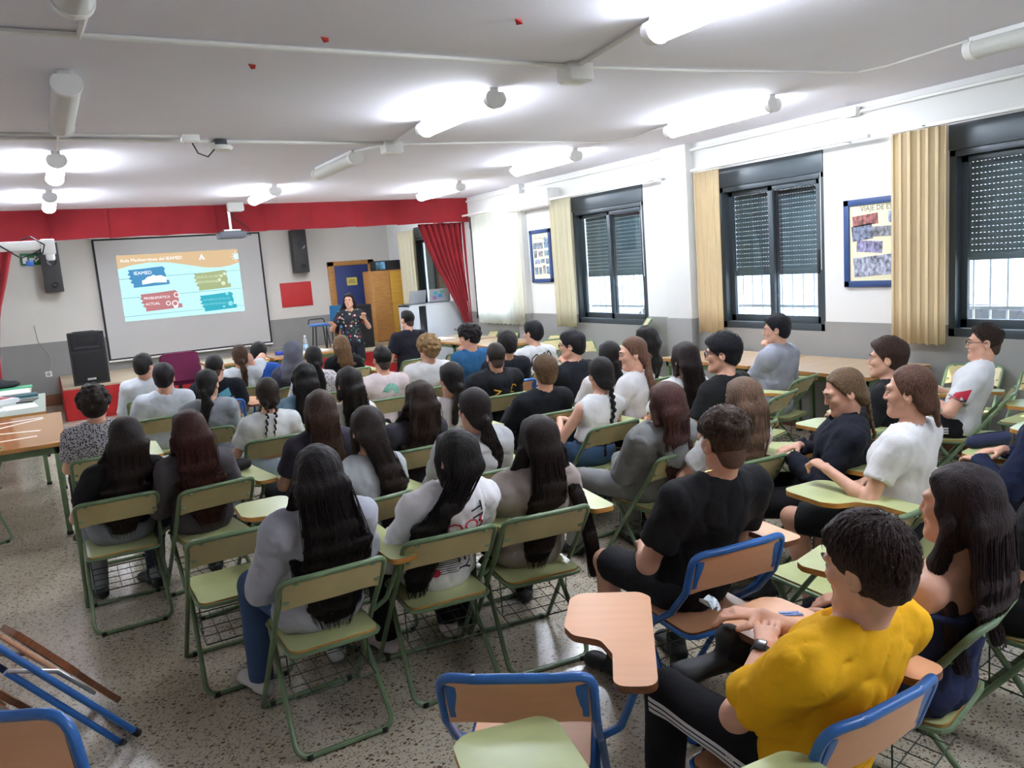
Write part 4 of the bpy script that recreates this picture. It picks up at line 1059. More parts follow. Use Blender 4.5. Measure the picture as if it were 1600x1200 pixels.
picture(9.72, 10.28, 1.535, 2.305, 'small navy framed board of many photos beside the cream curtain', [('GRANADA', .45, .10, .07)],
        [(.82, .16, .22, .10, 0), (.14, .27, .18, .14, 0), (.44, .27, .36, .14, 0), (.82, .27, .24, .12, 0), (.16, .45, .16, .17, 0), (.48, .45, .26, .12, 0), (.82, .44, .24, .12, 0), (.24, .62, .28, .10, 0), (.56, .61, .24, .09, 0), (.84, .62, .18, .12, 0), (.16, .82, .20, .16, 0), (.40, .82, .16, .16, 0), (.64, .80, .16, .18, 0), (.86, .82, .18, .17, 0)], 5,
        [(.22, .25, .33), (.14, .20, .27), (.20, .22, .26), (.16, .24, .32), (.16, .17, .22), (.28, .26, .28), (.20, .28, .34)])

# air conditioner
a = empty('air_conditioner', (XR, 9.42, 2.60), 0, 'white wall air conditioner near the ceiling above the far photo board', 'air conditioner')
MB().box((-.22, 0, 0), (-.0, 1.15, .24), .03).build('housing', WHITE_P, a); MB().box((-.225, .06, .012), (-.17, 1.09, .04), .006).build('air_flap', mat('ac_flap', (.45, .47, .48), .4), a)

# ceiling lamps
LIT = mat('lit_diffuser', (.9, .9, .9), .4, emit=((.83, .91, 1.0), LAMP_E)); UNLIT = mat('unlit_diffuser', (.62, .62, .58), .35); CAPW = mat('lamp_cap', (.82, .81, .79), .5)
def lamp(x, y0, y1, on, where):
    L = y1 - y0; o = empty('ceiling_lamp', (x, (y0 + y1) / 2, ZC), 0, ('lit' if on else 'unlit') + ' fluorescent ceiling lamp ' + where, 'lamp')
    MB().box((-.035, -L / 2 + .02, -.03), (.035, L / 2 - .02, 0), .006).build('lamp_base', CAPW, o)
    def ring(r): return [(r * math.sin(t), -.072 - r * .82 * math.cos(t)) for t in np.linspace(-2.35, 2.35, 19)]
    Mx = Matrix(((1, 0, 0, 0), (0, 0, 1, 0), (0, 1, 0, 0), (0, 0, 0, 1)))
    m = MB().prism(ring(.070), -L / 2 + .045, L / 2 - .045, 0, M=Mx); m.f = [tuple(reversed(q)) for q in m.f]; m.build('diffuser', LIT if on else UNLIT, o)
    for s_ in (-1, 1):
        c = MB().prism(ring(.076), s_ * L / 2 - .05 * (s_ > 0), s_ * L / 2 + .05 * (s_ < 0), 0, M=Mx); c.f = [tuple(reversed(q)) for q in c.f]; c.build('end_cap', CAPW, o)
for args in ((.25, 2.25, 3.5, False, 'at the left row, nearest, out of the frame'), (.26, 4.78, 6.03, False, 'in the left row, third from the valance'), (.25, 7.40, 8.62, True, 'in the left row, second from the valance'), (.22, 10.05, 11.35, True, 'in the left row, closest to the valance'),
             (2.80, 2.0, 3.22, True, 'cut by the top edge of the view'), (2.75, 4.72, 5.88, True, 'large in the centre of the ceiling'), (2.69, 7.28, 8.48, False, 'in the middle row between two lit ones'), (2.60, 9.90, 11.1, True, 'in the middle row beside the projector pole'),
             (2.80, -1.0, .2, True, 'in the middle row behind the viewer'), (5.12, -1.2, 0.0, True, 'along the windows behind the viewer'), (.9, 13.3, 14.6, True, 'above the left half of the stage'), (4.4, 13.3, 14.6, True, 'above the right half of the stage'), (5.12, 1.75, 2.98, False, 'at the upper right corner of the view'), (5.15, 4.52, 5.75, True, 'along the windows, nearest lit one'), (5.08, 7.12, 8.42, True, 'along the windows, second lit one'), (5.08, 9.85, 11.2, True, 'along the windows, closest to the valance')): lamp(*args)  # stage and behind-viewer lamps are unseen, added to brighten front wall and room

# ceiling conduits, boxes, bits
def cond(pts, r, label): tag(MB().tube(pts, r, 6).build('conduit', WHITE_P), label, 'conduit')
cond([(XL, 4.15, 2.985), (2.92, 4.09, 2.985)], .014, 'straight white conduit crossing the ceiling nearest the viewer'); cond([(XL, 6.72, 2.985), (2.85, 6.86, 2.985)], .014, 'straight white conduit crossing the ceiling in the middle')
cond([(XL, 6.62, 2.988), (1.09, 6.62, 2.988)], .010, 'thin white trunking ending at the small ceiling socket')
cond([(3.0, 4.11, 2.99), (4.0, 4.0, 2.99), (5.15, 3.78, 2.99), (5.2, 3.6, 2.99), (5.12, 2.98, 2.99)], .008, 'thin bent cable running to the unlit upper right lamp')
cond([(2.95, 6.92, 2.99), (4.1, 6.75, 2.99), (5.05, 6.72, 2.99), (5.3, 6.5, 2.99), (5.15, 5.75, 2.99)], .008, 'thin bent cable from the central box to the window lamps')
cond([(2.95, 4.09, 2.985), (2.80, 3.2, 2.985)], .014, 'short conduit from junction box to the top edge lamp'); cond([(2.88, 6.84, 2.985), (2.75, 5.88, 2.985)], .014, 'short conduit from box to the central lamp'); cond([(2.86, 6.9, 2.985), (2.69, 7.3, 2.985)], .014, 'short conduit from box to the unlit middle lamp')
cond([(.33, 3.4, 2.985), (.30, 4.15, 2.985)], .014, 'short conduit at the upper left of the view'); cond([(.26, 6.03, 2.985), (.25, 7.4, 2.985)], .012, 'conduit linking the two nearest left row lamps')
cond([(XR - .03, 0, 2.93), (XR - .03, 12.2, 2.93)], .016, 'white pipe along the top of the window wall')
def cbox(x, y, z, sx, sy, sz, label): tag(MB().box((x - sx / 2, y - sy / 2, z - sz), (x + sx / 2, y + sy / 2, z), .008).box((x - sx * .42, y - sy * .42, z - sz - .008), (x + sx * .42, y + sy * .42, z - sz + .002), .004).build('junction_box', WHITE_P), label, 'box')
cbox(2.95, 4.10, ZC, .17, .15, .10, 'white junction box on the ceiling nearest the viewer'); cbox(2.88, 6.87, ZC, .17, .14, .10, 'white junction box near the central ceiling lamp'); cbox(1.14, 6.64, ZC, .13, .09, .05, 'flat white ceiling socket feeding the round access point')
cbox(XR - .06, 4.72, 2.97, .07, .14, .07, 'small white box on the pipe above the middle window'); cbox(2.55, 12.0, ZC, .22, .12, .12, 'white box on the ceiling beside the projector pole')
ap = empty('access_point', (1.39, 6.82, ZC), 0, 'round white wireless access point hanging from the ceiling on a dark bracket', 'router')
MB().lathe([(.02, -.085), (.085, -.085), (.10, -.065), (.085, -.05), (.02, -.05)], n=24).build('housing', WHITE_P, ap); MB().box((-.05, -.05, -.05), (.05, .05, -.005), .01).build('bracket', mat('dark_bracket', (.05, .05, .06), .5), ap)
MB().tube([(-.24, -.17, -.05), (-.2, -.15, -.13), (-.12, -.1, -.15), (-.03, -.03, -.06)], .006, 6).build('cable', RUB, ap)
redp = mat('red_paper', (.55, .03, .02), .7)
for k, (x, y, wh) in enumerate(((1.13, 4.49, 'centre left of the ceiling'), (1.35, 3.92, 'beside the nearest ceiling conduit'), (2.14, 3.41, 'near the top edge lamp'))):
    tag(MB().add([(x - .02, y, ZC - .002), (x + .012, y - .02, ZC - .03), (x + .024, y + .012, ZC - .002), (x, y + .02, ZC - .025)], [(0, 1, 2), (0, 2, 3), (0, 3, 1), (1, 3, 2)]).build('paper_scrap', redp, None, False), 'torn red paper scrap stuck at the ' + wh, 'scrap')

# ------------------------------------------------------------------ stage end of the hall
REDC = mat('red_velvet', (.25, .004, .010), .85, sheen=.1, noise=(3, 3, 3), var=.12); REDS = mat('red_cloth', (.40, .012, .012), .8, noise=(4, 4, 4), var=.1)
val = empty('stage_valance', (0, 12.25, 2.6), 0, 'red box pleated valance across the ceiling above the stage', 'valance')
x = XL; k = 0
while x < XR - .05:
    x1 = min(x + .70, XR - .02); s_ = .012 * (k % 2)
    def fn(u, v, x=x, x1=x1, k=k): return (x + (x1 - x + .012) * u, -.012 - .028 * math.sin(math.pi * min(1, u * 1.05)) ** .6 * (1 - .35 * v) - (.02 if u > .93 else 0), .005 * math.sin(u * 5 + k) * (1 - v) + .395 * v)
    MB().sheet(fn, 14, 4, .006).build('pleat', REDC, val, True, 60); x = x1; k += 1
MB().box((XL, -.005, .36), (XR, .05, .40)).build('valance_batten', WHITE_P, val)
def drape(side):
    xs = [(2.6, 5.50), (2.2, 5.64), (1.9, 5.76), (1.63, 5.90), (1.35, 6.03), (1.17, 6.12), (.95, 6.20), (.78, 6.235), (.4, 6.22), (.05, 6.20)]
    zz = [a for a, b in xs][::-1]; xx = [b for a, b in xs][::-1]
    def fn(u, v):
        z = .05 + 2.55 * v; xl = float(np.interp(z, zz, xx)); X = xl + (6.36 - xl) * u; am = .035 + .05 * (6.36 - xl)
        return (X if side > 0 else -.06 - (X - 5.5) - (-.2), 12.33 + am * math.sin(u * 6.283 * 8 + .6 * math.sin(v * 3)) * .6, z)
    return fn
tag(MB().sheet(drape(1), 110, 26, .006).build('stage_curtain', REDC, None, True, 0), 'red velvet stage curtain gathered towards the window wall', 'curtain')
def fnl(u, v):
    z = .05 + 2.55 * v; xr_ = float(np.interp(z, [0, .8, 1.2, 1.71, 2.1, 2.47, 2.6], [-.62, -.60, -.58, -.50, -.37, -.26, -.20])); return (-1.3 + (xr_ + 1.3) * u, 12.33 + .04 * math.sin(u * 6.283 * 8), z)
tag(MB().sheet(fnl, 90, 16, .006).build('stage_curtain', REDC, None, True, 0), 'red velvet stage curtain at the far left edge', 'curtain')
sg = empty('stage_platform', (.07, 13.6, 0), 0, 'low wooden stage platform with red cloth front', 'stage')
MB().box((0, 0, .46), (XR - .07 - .03, YF - 13.6 - .03, .50), .004).build('stage_floor', mat('stage_wood', (.46, .36, .24), .45, noise=(1.5, 25, 8), var=.12), sg)
def fs(u, v): return (.0 + (XR - .12) * u, -.014 - .008 * math.sin(u * 150), .002 + .47 * v)
MB().sheet(fs, 240, 3, .004).build('red_skirt', REDS, sg)
def fs2(u, v): return (-.012 - .006 * math.sin(u * 60), (YF - 13.6 - .05) * (1 - u), .002 + .50 * v)
MB().sheet(fs2, 60, 3, .004).build('red_side_skirt', REDS, sg)
MB().box((.05, .06, 0), (XR - .12, 2.28, .46)).build('stage_frame', BROWN, sg)

# projection screen and the projected slide
scr = empty('projection_screen', (.87, YF - .04, .66), 0, 'large grey projection screen with black border on front wall', 'screen'); SW, SHh = 2.90, 2.15
MB().box((0, -.012, 0), (SW, 0, SHh)).build('screen_border', mat('screen_black', (.012, .012, .012), .7), scr, False)
MB().box((.035, -.016, .035), (SW - .035, -.010, SHh - .03)).build('screen_cloth', mat('screen_cloth', (.52, .51, .50), .8), scr, False)
MB().tube([(0, -.02, -.01), (SW, -.02, -.01)], .018, 8).build('bottom_tube', WHITE_P, scr); MB().box((-.05, -.08, SHh), (SW + .05, .03, SHh + .08), .02).build('screen_case', WHITE_P, scr)
sl = empty('projected_slide', (1.22, YF - .058, 1.335), 0, 'projected slide with coloured title boxes on the screen', 'slide'); LW, LH = 2.10, 1.175
def em(key, c, s=.40): return mat('slide_' + key, (.02, .02, .02), .9, emit=(c, s), spec=0)
_lay = [0]
def flat(name, poly, m, d):
    v = [(u * LW, -.0015 * d, (1 - w) * LH) for u, w in poly]; mm = MB().add(v, [tuple(range(len(v)))]); mm.build(name, m, sl, False)
flat('background', [(0, 0), (0, 1), (1, 1), (1, 0)], em('sky', (.47, .82, .88)), 0)
for k, w0 in enumerate((.335, .625, .905)): flat('plank_line', [(0, w0 + .02), (1, w0 + .0), (1, w0 + .006), (0, w0 + .028)], em('line', (.16, .30, .33)), 1)
wave = [(t, .175 + .065 * math.cos((t - .02) * 8.4) * (1 if t < .4 else 1.0)) for t in np.linspace(0, 1, 40)]
wave = [(t, float(np.interp(t, [0, .12, .25, .40, .55, .70, .82, .92, 1], [.205, .155, .13, .145, .20, .26, .275, .255, .215]))) for t in np.linspace(0, 1, 41)]
for i in range(40): flat('header', [(wave[i][0], 0), wave[i], wave[i + 1], (wave[i + 1][0], 0)], em('tan', (.62, .43, .24)), 2) if False else None
v = []; f = []
for i, (a, b) in enumerate(wave): v += [(a * LW, -.003, LH), (a * LW, -.003, (1 - b) * LH)]
f = [(2 * i, 2 * i + 1, 2 * i + 3, 2 * i + 2) for i in range(40)]
MB().add(v, f).build('header', em('tan', (.60, .43, .25)), sl, False)
def brush(u0, u1, w0, w1, key, c):
    du, dw = u1 - u0, w1 - w0
    P = [(0, .08), (.03, .22), (-.02, .30), (.05, .42), (-.01, .52), (.07, .62), (.02, .72), (.09, .80), (.08, 1.0), (.5, .97), (.92, .93), (.92, .72), (.84, .70), (.86, .45), (.83, .22), (.86, .10), (.80, -.02), (.4, .04)]
    flat('title_box', [(u0 + a * du, w0 + b * dw) for a, b in P], em(key, c), 3)
brush(.075, .42, .205, .50, 'blue', (.06, .24, .45)); brush(.60, .93, .325, .62, 'olive', (.33, .39, .20)); brush(.145, .50, .585, .875, 'red', (.43, .17, .18)); brush(.625, .96, .68, .955, 'teal', (.03, .36, .45))
def stext(t, u, w_, sz, key='white', c=(.95, .98, 1)):
    g = TXT[t]; MB().add([(u * LW + x * sz, -.0062, (1 - w_) * LH + y * sz) for x, y, *_ in g[0]], g[1]).build('slide_text', em(key, c), sl, False)
stext('Aula Mediterránea del IEAMED', .275, .085, .082); stext('IEAMED', .19, .285, .088); stext('¿QUÉ ES LA DIETA', .725, .41, .060, 'pale', (.62, .70, .50)); stext('MEDITERRÁNEA?', .715, .49, .060, 'pale', (.62, .70, .50))
stext('PROBLEMÁTICA', .275, .675, .062); stext('ACTUAL', .235, .765, .064); stext('RECUPERA EL ESTILO DE', .765,   .775, .044, 'cyan', (.25, .62, .70)); stext('VIDA MEDITERRÁNEO', .745, .845, .044, 'cyan', (.25, .62, .70))
wt = em('white', (.95, .98, 1))
flat('building_silhouette', [(.175, .46), (.175, .40), (.20, .385), (.22, .35), (.25, .34), (.27, .32), (.29, .34), (.33, .335), (.37, .37), (.37, .45), (.27, .44)], wt, 4)
flat('logo', [(.66, .135), (.685, .045), (.71, .135), (.698, .135), (.684, .085), (.672, .135)], wt, 4); flat('logo', [(.684, .128), (.69, .112), (.697, .128)], wt, 4)
sunp = [(.985 + .030 * math.cos(t), .115 + .05 * math.sin(t)) for t in np.linspace(math.pi / 2 + .25, 3 * math.pi / 2 - .25, 10)]; flat('sun_drawing', [(.999, .16)] + sunp + [(.999, .07)], em('sunblue', (.60, .88, .97)), 4)
for t in np.linspace(1.9, 4.4, 5): flat('sun_ray', [(.985 + .036 * math.cos(t - .1), .115 + .062 * math.sin(t - .1)), (.985 + .052 * math.cos(t), .115 + .09 * math.sin(t)), (.985 + .036 * math.cos(t + .1), .115 + .062 * math.sin(t + .1))], wt, 4)
def ringp(u, w_, r): return [(u + r * math.cos(t), w_ + r * 1.8 * math.sin(t)) for t in np.linspace(0, 6.283, 15)[:-1]]
for u, w_, r in ((.435, .655, .022), (.36, .775, .02), (.415, .785, .026)): flat('bubble_drawing', ringp(u, w_, r), wt, 4); flat('bubble_centre', ringp(u, w_, r * .72), em('red', (.43, .17, .18)), 5)
flat('head_drawing', [(.40, .83), (.405, .79), (.43, .79), (.44, .82), (.43, .85), (.405, .86)], wt, 4)
for u, w_, r in ((.81, .47, .014), (.83, .41, .012), (.86, .38, .014), (.84, .53, .018)): flat('food_drawing', ringp(u, w_, r), em('pale', (.62, .70, .50)), 5)
for u, w_, r in ((.86, .70, .013), (.88, .86, .022), (.82, .90, .010)): flat('fish_drawing', ringp(u, w_, r), em('cyan', (.25, .62, .70)), 5)

# projectors
pj = empty('projector', (2.46, 12.05, 2.5), 0, 'grey projector hanging from a silver ceiling pole before the valance', 'projector')
GREYP = mat('projector_grey', (.10, .11, .13), .45)
MB().box((-.19, -.15, 0), (.19, .15, .10), .03).build('housing', GREYP, pj); MB().tube([(0, 0, .12), (0, 0, .50)], .022, 10).build('pole', STEEL, pj); MB().box((-.12, -.10, .10), (.12, .10, .125), .004).build('mount_plate', STEEL, pj)
MB().lathe([(.035, 0), (.042, .03)], n=14, M=Matrix.Translation((.08, .15, .05)) @ Matrix.Rotation(-math.pi / 2, 4, 'X')).build('lens', GLASS_F, pj); MB().tube([(.19, 0, .05), (.27, .0, .04), (.25, .02, .14), (.06, .02, .30), (.03, 0, .49)], .007, 6).build('cable', RUB, pj)
wa = empty('short_throw_projector', (-.36, 10.2, 2.38), 0, 'white short throw projector arm with cables reaching in from left edge', 'projector')
MB().box((-1.2, -.04, -.0), (.42, .04, .10), .01).build('beam', WHITE_P, wa); MB().box((.42, -.06, -.05), (.56, .06, .11), .012).build('arm_head', WHITE_P, wa); MB().lathe([(.035, -.12), (.045, -.1), (.045, -.05)], (.50, 0, 0), 12).build('sensor', WHITE_P, wa)
MB().tube([(.0, -.05, .10), (.06, -.05, .05), (.22, -.05, -.08), (.36, -.05, -.03), (.44, -.05, .02)], .008, 6).build('cable', RUB, wa); MB().tube([(.24, -.05, .11), (.34, -.06, .14), (.46, -.06, .05), (.43, -.06, -.04), (.35, -.05, -.10)], .008, 6).build('cable', RUB, wa)
MB().box((.26, -.06, -.17), (.33, -.03, -.11), .01).build('blue_plug', mat('blue_plug', (.03, .12, .5), .4), wa)

# wall speakers, PA speakers
SPK = mat('speaker_black', (.016, .016, .018), .6); GRILL = mat('speaker_grille', (.010, .010, .011), .75, bump=((300, 300, 300), .5)); CONE = mat('speaker_cone', (.025, .025, .027), .35)
def wall_speaker(x, z0, label):
    o = empty('wall_speaker', (x, YF, z0), 0, label, 'speaker'); MB().box((-.14, -.25, 0), (.14, -.02, .83), .012).build('cabinet', mat('speaker_brown', (.035, .032, .032), .6), o)
    RX = Matrix.Rotation(math.pi / 2, 4, 'X')
    for n_, r, z in (('driver', .085, .52), ('tweeter', .045, .68), ('bass_port', .045, .12)): MB().lathe([(r, 0), (r * 1.05, .012), (r * .85, .014), (r * .3, -.012), (r * .05, -.004)], n=20, M=Matrix.Translation((.02, -.252, z)) @ RX).build(n_, CONE if n_ != 'bass_port' else SPK, o)
    MB().box((-.05, -.03, .3), (.05, 0, .5)).build('bracket', SPK, o)
wall_speaker(4.47, 1.98, 'dark wall speaker right of the projection screen'); wall_speaker(.20, 1.95, 'dark wall speaker left of the screen behind the green sign')
def pa(x, y, z, w, h, rz, label):
    o = empty('loudspeaker', (x, y, z), rz, label, 'speaker'); m = MB().prism([(-w / 2, 0), (w / 2, 0), (w * .40, .36), (-w * .40, .36)], 0, h); m.build('cabinet', SPK, o, True, 30)
    MB().box((-w * .44, -.015, .04), (w * .44, .005, h * .62), .01).build('grille', GRILL, o)
    m = MB(); a, b, c = w * .36, h * .70, h * .94
    vo = [(-a, -.004, b), (a, -.004, b), (a, -.004, c), (-a, -.004, c), (-a * .55, .10, b + .06), (a * .55, .10, b + .06), (a * .55, .10, c - .05), (-a * .55, .10, c - .05)]
    MB().box((-w * .44, -.012, h * .66), (w * .44, .0, h * .98), .006).build('horn_plate', GRILL, o)
    MB().add([(q[0], -.014 + q[1] * .0 - (.0 if i < 4 else -.004), q[2]) for i, q in enumerate(vo)], [(0, 1, 5, 4), (1, 2, 6, 5), (2, 3, 7, 6), (3, 0, 4, 7), (4, 5, 6, 7)]).build('horn', mat('horn_dark', (.022, .02, .03), .25), o, False)
    MB().box((-.06, -.02, .07), (.06, -.012, .10), .002).build('badge', mat('badge_grey', (.5, .5, .5), .4), o); MB().box((-w * .3, .1, h), (w * .3, .3, h + .012), .004).build('top_handle', RUB, o)
pa(.48, 13.78, .50, .50, .80, .06, 'big black loudspeaker on the left corner of the stage'); pa(4.98, 14.2, .50, .52, .80, -.05, 'big black loudspeaker on the stage behind the presenter')

# front wall things
d = empty('door_1', (5.53, YF, 0)); d['kind'] = 'structure'
ORW = mat('orange_wood', (.42, .20, .055), .45, noise=(6, 6, 40), var=.15)
MB().box((-.49, -.045, .02), (-.36, .0, 2.15), .006).box((.36, -.045, .02), (.49, 0, 2.15), .006).box((-.49, -.045, 2.06), (.49, 0, 2.15), .006).build('door_frame', ORW, d)
MB().box((-.36, -.03, .02), (.36, -.005, 2.06), .004).build('door_panel', mat('door_blue', (.028, .045, .16), .5, noise=(2, 2, 2), var=.06), d)
ns = MB().box((-.12, -.034, 1.65), (.10, -.030, 1.81)).build('door_notice', mat('yellow_paper', (.60, .48, .10), .7), d, False)
MB().box((-.07, -.0355, 1.745), (.05, -.034, 1.76)).build('notice_line', mat('pen_ink', (.1, .1, .1)), ns, False); MB().box((-.09, -.0355, 1.705), (.07, -.034, 1.72)).build('notice_line', mat('pen_ink', (.1, .1, .1)), ns, False)
MB().tube([(.30, -.03, 1.02), (.30, -.08, 1.02), (.20, -.085, 1.02)], .011, 8, fillet=.02).build('door_handle', STEEL, d)
tag(MB().box((4.05, YF - .012, 1.32), (4.67, YF - .003, 1.80), .001).build('red_poster', mat('red_card', (.50, .025, .025), .6, noise=(3, 3, 3), var=.08)), 'plain red card sheet pinned on the front wall', 'poster')
ex = empty('exit_sign', (-.08, YF - .02, 2.43), 0, 'green emergency exit sign near the left wall speaker', 'sign')
MB().box((-.15, -.012, 0), (.15, 0, .20), .003).build('sign_plate', mat('exit_green', (.01, .16, .06), .4), ex); we = mat('sign_white', (.75, .78, .74), .5)
MB().box((-.12, -.015, .03), (-.05, -.012, .16)).build('door_symbol', we, ex, False); MB().add([(-.02, -.015, .08), (-.02, -.015, .12), (.06, -.015, .12), (.06, -.015, .16), (.13, -.015, .10), (.06, -.015, .04), (.06, -.015, .08)], [(0, 1, 2, 6), (2, 3, 4, 5, 6)]).build('arrow_symbol', we, ex, False)
so = empty('wall_socket', (-.09, YF - .012, .51), 0, 'white wall socket with a thin cable above it', 'socket'); MB().box((-.05, -.012, 0), (.05, 0, .095), .006).build('socket_plate', WHITE_P, so); MB().lathe([(.03, 0), (.025, .004)], n=14, M=Matrix.Translation((0, -.012, .047)) @ Matrix.Rotation(math.pi / 2, 4, 'X')).build('socket_hole', mat('socket_grey', (.4, .4, .38), .5), so)
MB().tube([(.0, -.01, .09), (.06, -.01, .22), (.05, -.01, .38), (-.08, -.01, .62), (-.1, -.01, .9)], .006, 6).build('cable', mat('grey_cable', (.30, .29, .28), .6), so)
# cupboards
cb = empty('cupboard', (5.98, 15.0, .5), 0, 'tall orange wooden cupboard on the stage beside the blue door', 'cupboard'); YEL = mat('yellow_wood', (.50, .27, .035), .4, noise=(4, 4, 30), var=.10)
MB().box((-.37, 0, 0), (.37, .5, 1.40), .006).build('carcass', ORW, cb)
for q in (-1, 1):
    dd = MB().box((q * .185 - .18, -.018, .03), (q * .185 + .18, 0, 1.37), .004).build('cupboard_door', YEL if q > 0 else ORW, cb); MB().lathe([(.006, 0), (.012, .015), (.008, .022)], n=8, M=Matrix.Translation((q * .185 - q * .15, -.018, .78)) @ Matrix.Rotation(math.pi / 2, 4, 'X')).build('knob', GOLD, dd)
bt = empty('storage_box', (6.04, 15.2, 1.90), 0, 'black cardboard box with a blue picture lying on the orange cupboard', 'box'); MB().box((-.31, -.12, 0), (.31, .15, .19), .004).build('carton', mat('black_carton', (.016, .016, .02), .6), bt)
MB().box((-.29, -.124, .02), (-.10, -.120, .17)).build('picture_label', mat('box_picture', (.12, .30, .45), .4, noise=(12, 12, 12), var=.8), bt, False)
mc = empty('metal_cabinet', (5.84, 12.62, 0), 0, 'light grey metal cabinet with half open sliding door by the red curtain', 'cabinet'); MG = mat('grey_metal', (.56, .59, .62), .4, noise=(2, 2, 2), var=.03)
m = MB().box((-.52, 0, 0), (-.49, .45, 1.27), .003).box((.47, 0, 0), (.50, .45, 1.27), .003).box((-.52, 0, 1.24), (.50, .45, 1.27), .003).box((-.52, .43, 0), (.5, .45, 1.27)).box((-.52, 0, 0), (.5, .45, .05)); m.build('carcass', MG, mc)
MB().box((-.20, -.012, .05), (.47, .008, 1.24), .003).build('sliding_door', MG, mc); MB().box((-.49, .0, .05), (-.33, .016, 1.24), .003).build('sliding_door', MG, mc)
MB().lathe([(.025, 0), (.02, .008)], n=12, M=Matrix.Translation((.32, -.012, .78)) @ Matrix.Rotation(math.pi / 2, 4, 'X')).build('lock', STEEL, mc)
def laptop(x, y, z, rz, label, stick=False):
    o = empty('laptop', (x, y, z), rz, label, 'laptop'); dk = mat('laptop_grey', (.10, .11, .12), .4)
    MB().box((-.17, -.12, 0), (.17, .12, .02), .004).build('keyboard_base', dk, o)
    s_ = MB().box((-.17, .115, .02), (.17, .125, .245), .004, rot=(math.radians(-14), 0, 0), piv=(0, .12, .02)).build('laptop_lid', mat('laptop_lid', (.30, .32, .34), .35), o)
    if stick:
        for k, (a, b, c) in enumerate((((-.02), .10, (.03, .20, .5)), ((.06), .15, (.05, .35, .5)), ((.08), .07, (.25, .12, .3)), ((-.05), .17, (.1, .3, .2)))):
            MB().box((a - .035, .126, b - .03 + .02), (a + .035, .1275, b + .03 + .02), 0, rot=(math.radians(-14), 0, 0), piv=(0, .12, .02)).build('sticker', cmat('sticker', c, rough=.4), s_, False)
laptop(5.52, 12.86, 1.27, math.pi + .2, 'grey laptop at the left end of the metal cabinet'); laptop(6.0, 12.84, 1.27, math.pi - .35, 'laptop with blue stickers on the lid standing on the metal cabinet', True)
# blue stool and blue chair on the stage
def stool(x, y, z, label):
    o = empty('stool', (x, y, z), 0, label, 'stool'); MB().lathe([(.17, .50), (.19, .515), (.18, .54), (.02, .545)], n=20).build('seat', BLU, o)
    for a in (.8, 2.35, 3.9, 5.5): MB().tube([(.13 * math.cos(a), .13 * math.sin(a), .50), (.19 * math.cos(a), .19 * math.sin(a), 0)], .011, 7).build('leg', SPK, o)
    MB().tube([(-.15, .16, .53), (-.14, .17, .62), (.14, .17, .62), (.15, .16, .53)], .010, 7, fillet=.05).build('back_rail', SPK, o)
stool(4.20, 14.1, .50, 'blue stool on thin black legs left of the presenter')
o = empty('blue_chair', (4.62, 14.35, .5), math.pi, 'blue plastic chair standing behind the presenter', 'chair'); BP = mat('blue_plastic', (.02, .15, .32), .4)
MB().sheet(lambda u, v: ((u - .5) * .40, .20 + .05 * v - .05 * (1 - (2 * u - 1) ** 2) * -1, .50 + .34 * v), 8, 5, .012).build('backrest', BP, o); MB().sheet(lambda u, v: ((u - .5) * .40, -.2 + .4 * v, .44 - .02 * math.sin(math.pi * u)), 6, 6, .012).build('seat', BP, o)
for a, b in ((-.17, -.17), (.17, -.17), (-.17, .18), (.17, .18)): MB().tube([(a, b, .43), (a * 1.1, b * 1.1, 0)], .012, 7).build('leg', SPK, o)
oc = empty('office_chair', (1.62, 12.95, 0), 0, 'purple upholstered office chair with its back below the screen', 'chair'); PUR = mat('purple_fabric', (.13, .010, .055), .9, noise=(8, 8, 8), var=.15, bump=((200, 200, 200), .3))
def fb(u, v):
    a = math.pi * (u - .5); return (.26 * math.sin(a) * (1 - .10 * v ** 3), -.20 - .05 * math.cos(a) - .05 * v, .50 + .42 * v * (1 - .10 * (2 * u - 1) ** 4))
MB().sheet(fb, 14, 8, .07).build('backrest', PUR, oc, True, 60); MB().box((-.25, -.22, .42), (.25, .25, .50), .035).build('seat', PUR, oc); MB().tube([(0, 0, .42), (0, 0, .10)], .03, 10).build('column', SPK, oc)
for k in range(5): a = k * 1.2566; MB().tube([(0, 0, .10), (.28 * math.cos(a), .28 * math.sin(a), .06)], [.022, .014], 7).build('base_arm', SPK, oc); MB().lathe([(.02, -.02), (.03, 0), (.02, .02)], (.28 * math.cos(a), .28 * math.sin(a), .03), 8).build('castor', RUB, oc)
for q in (-1, 1): MB().tube([(q * .27, -.12, .45), (q * .30, -.10, .66), (q * .30, .12, .66), (q * .27, .12, .45)], .018, 7, fillet=.05).build('armrest', SPK, oc)
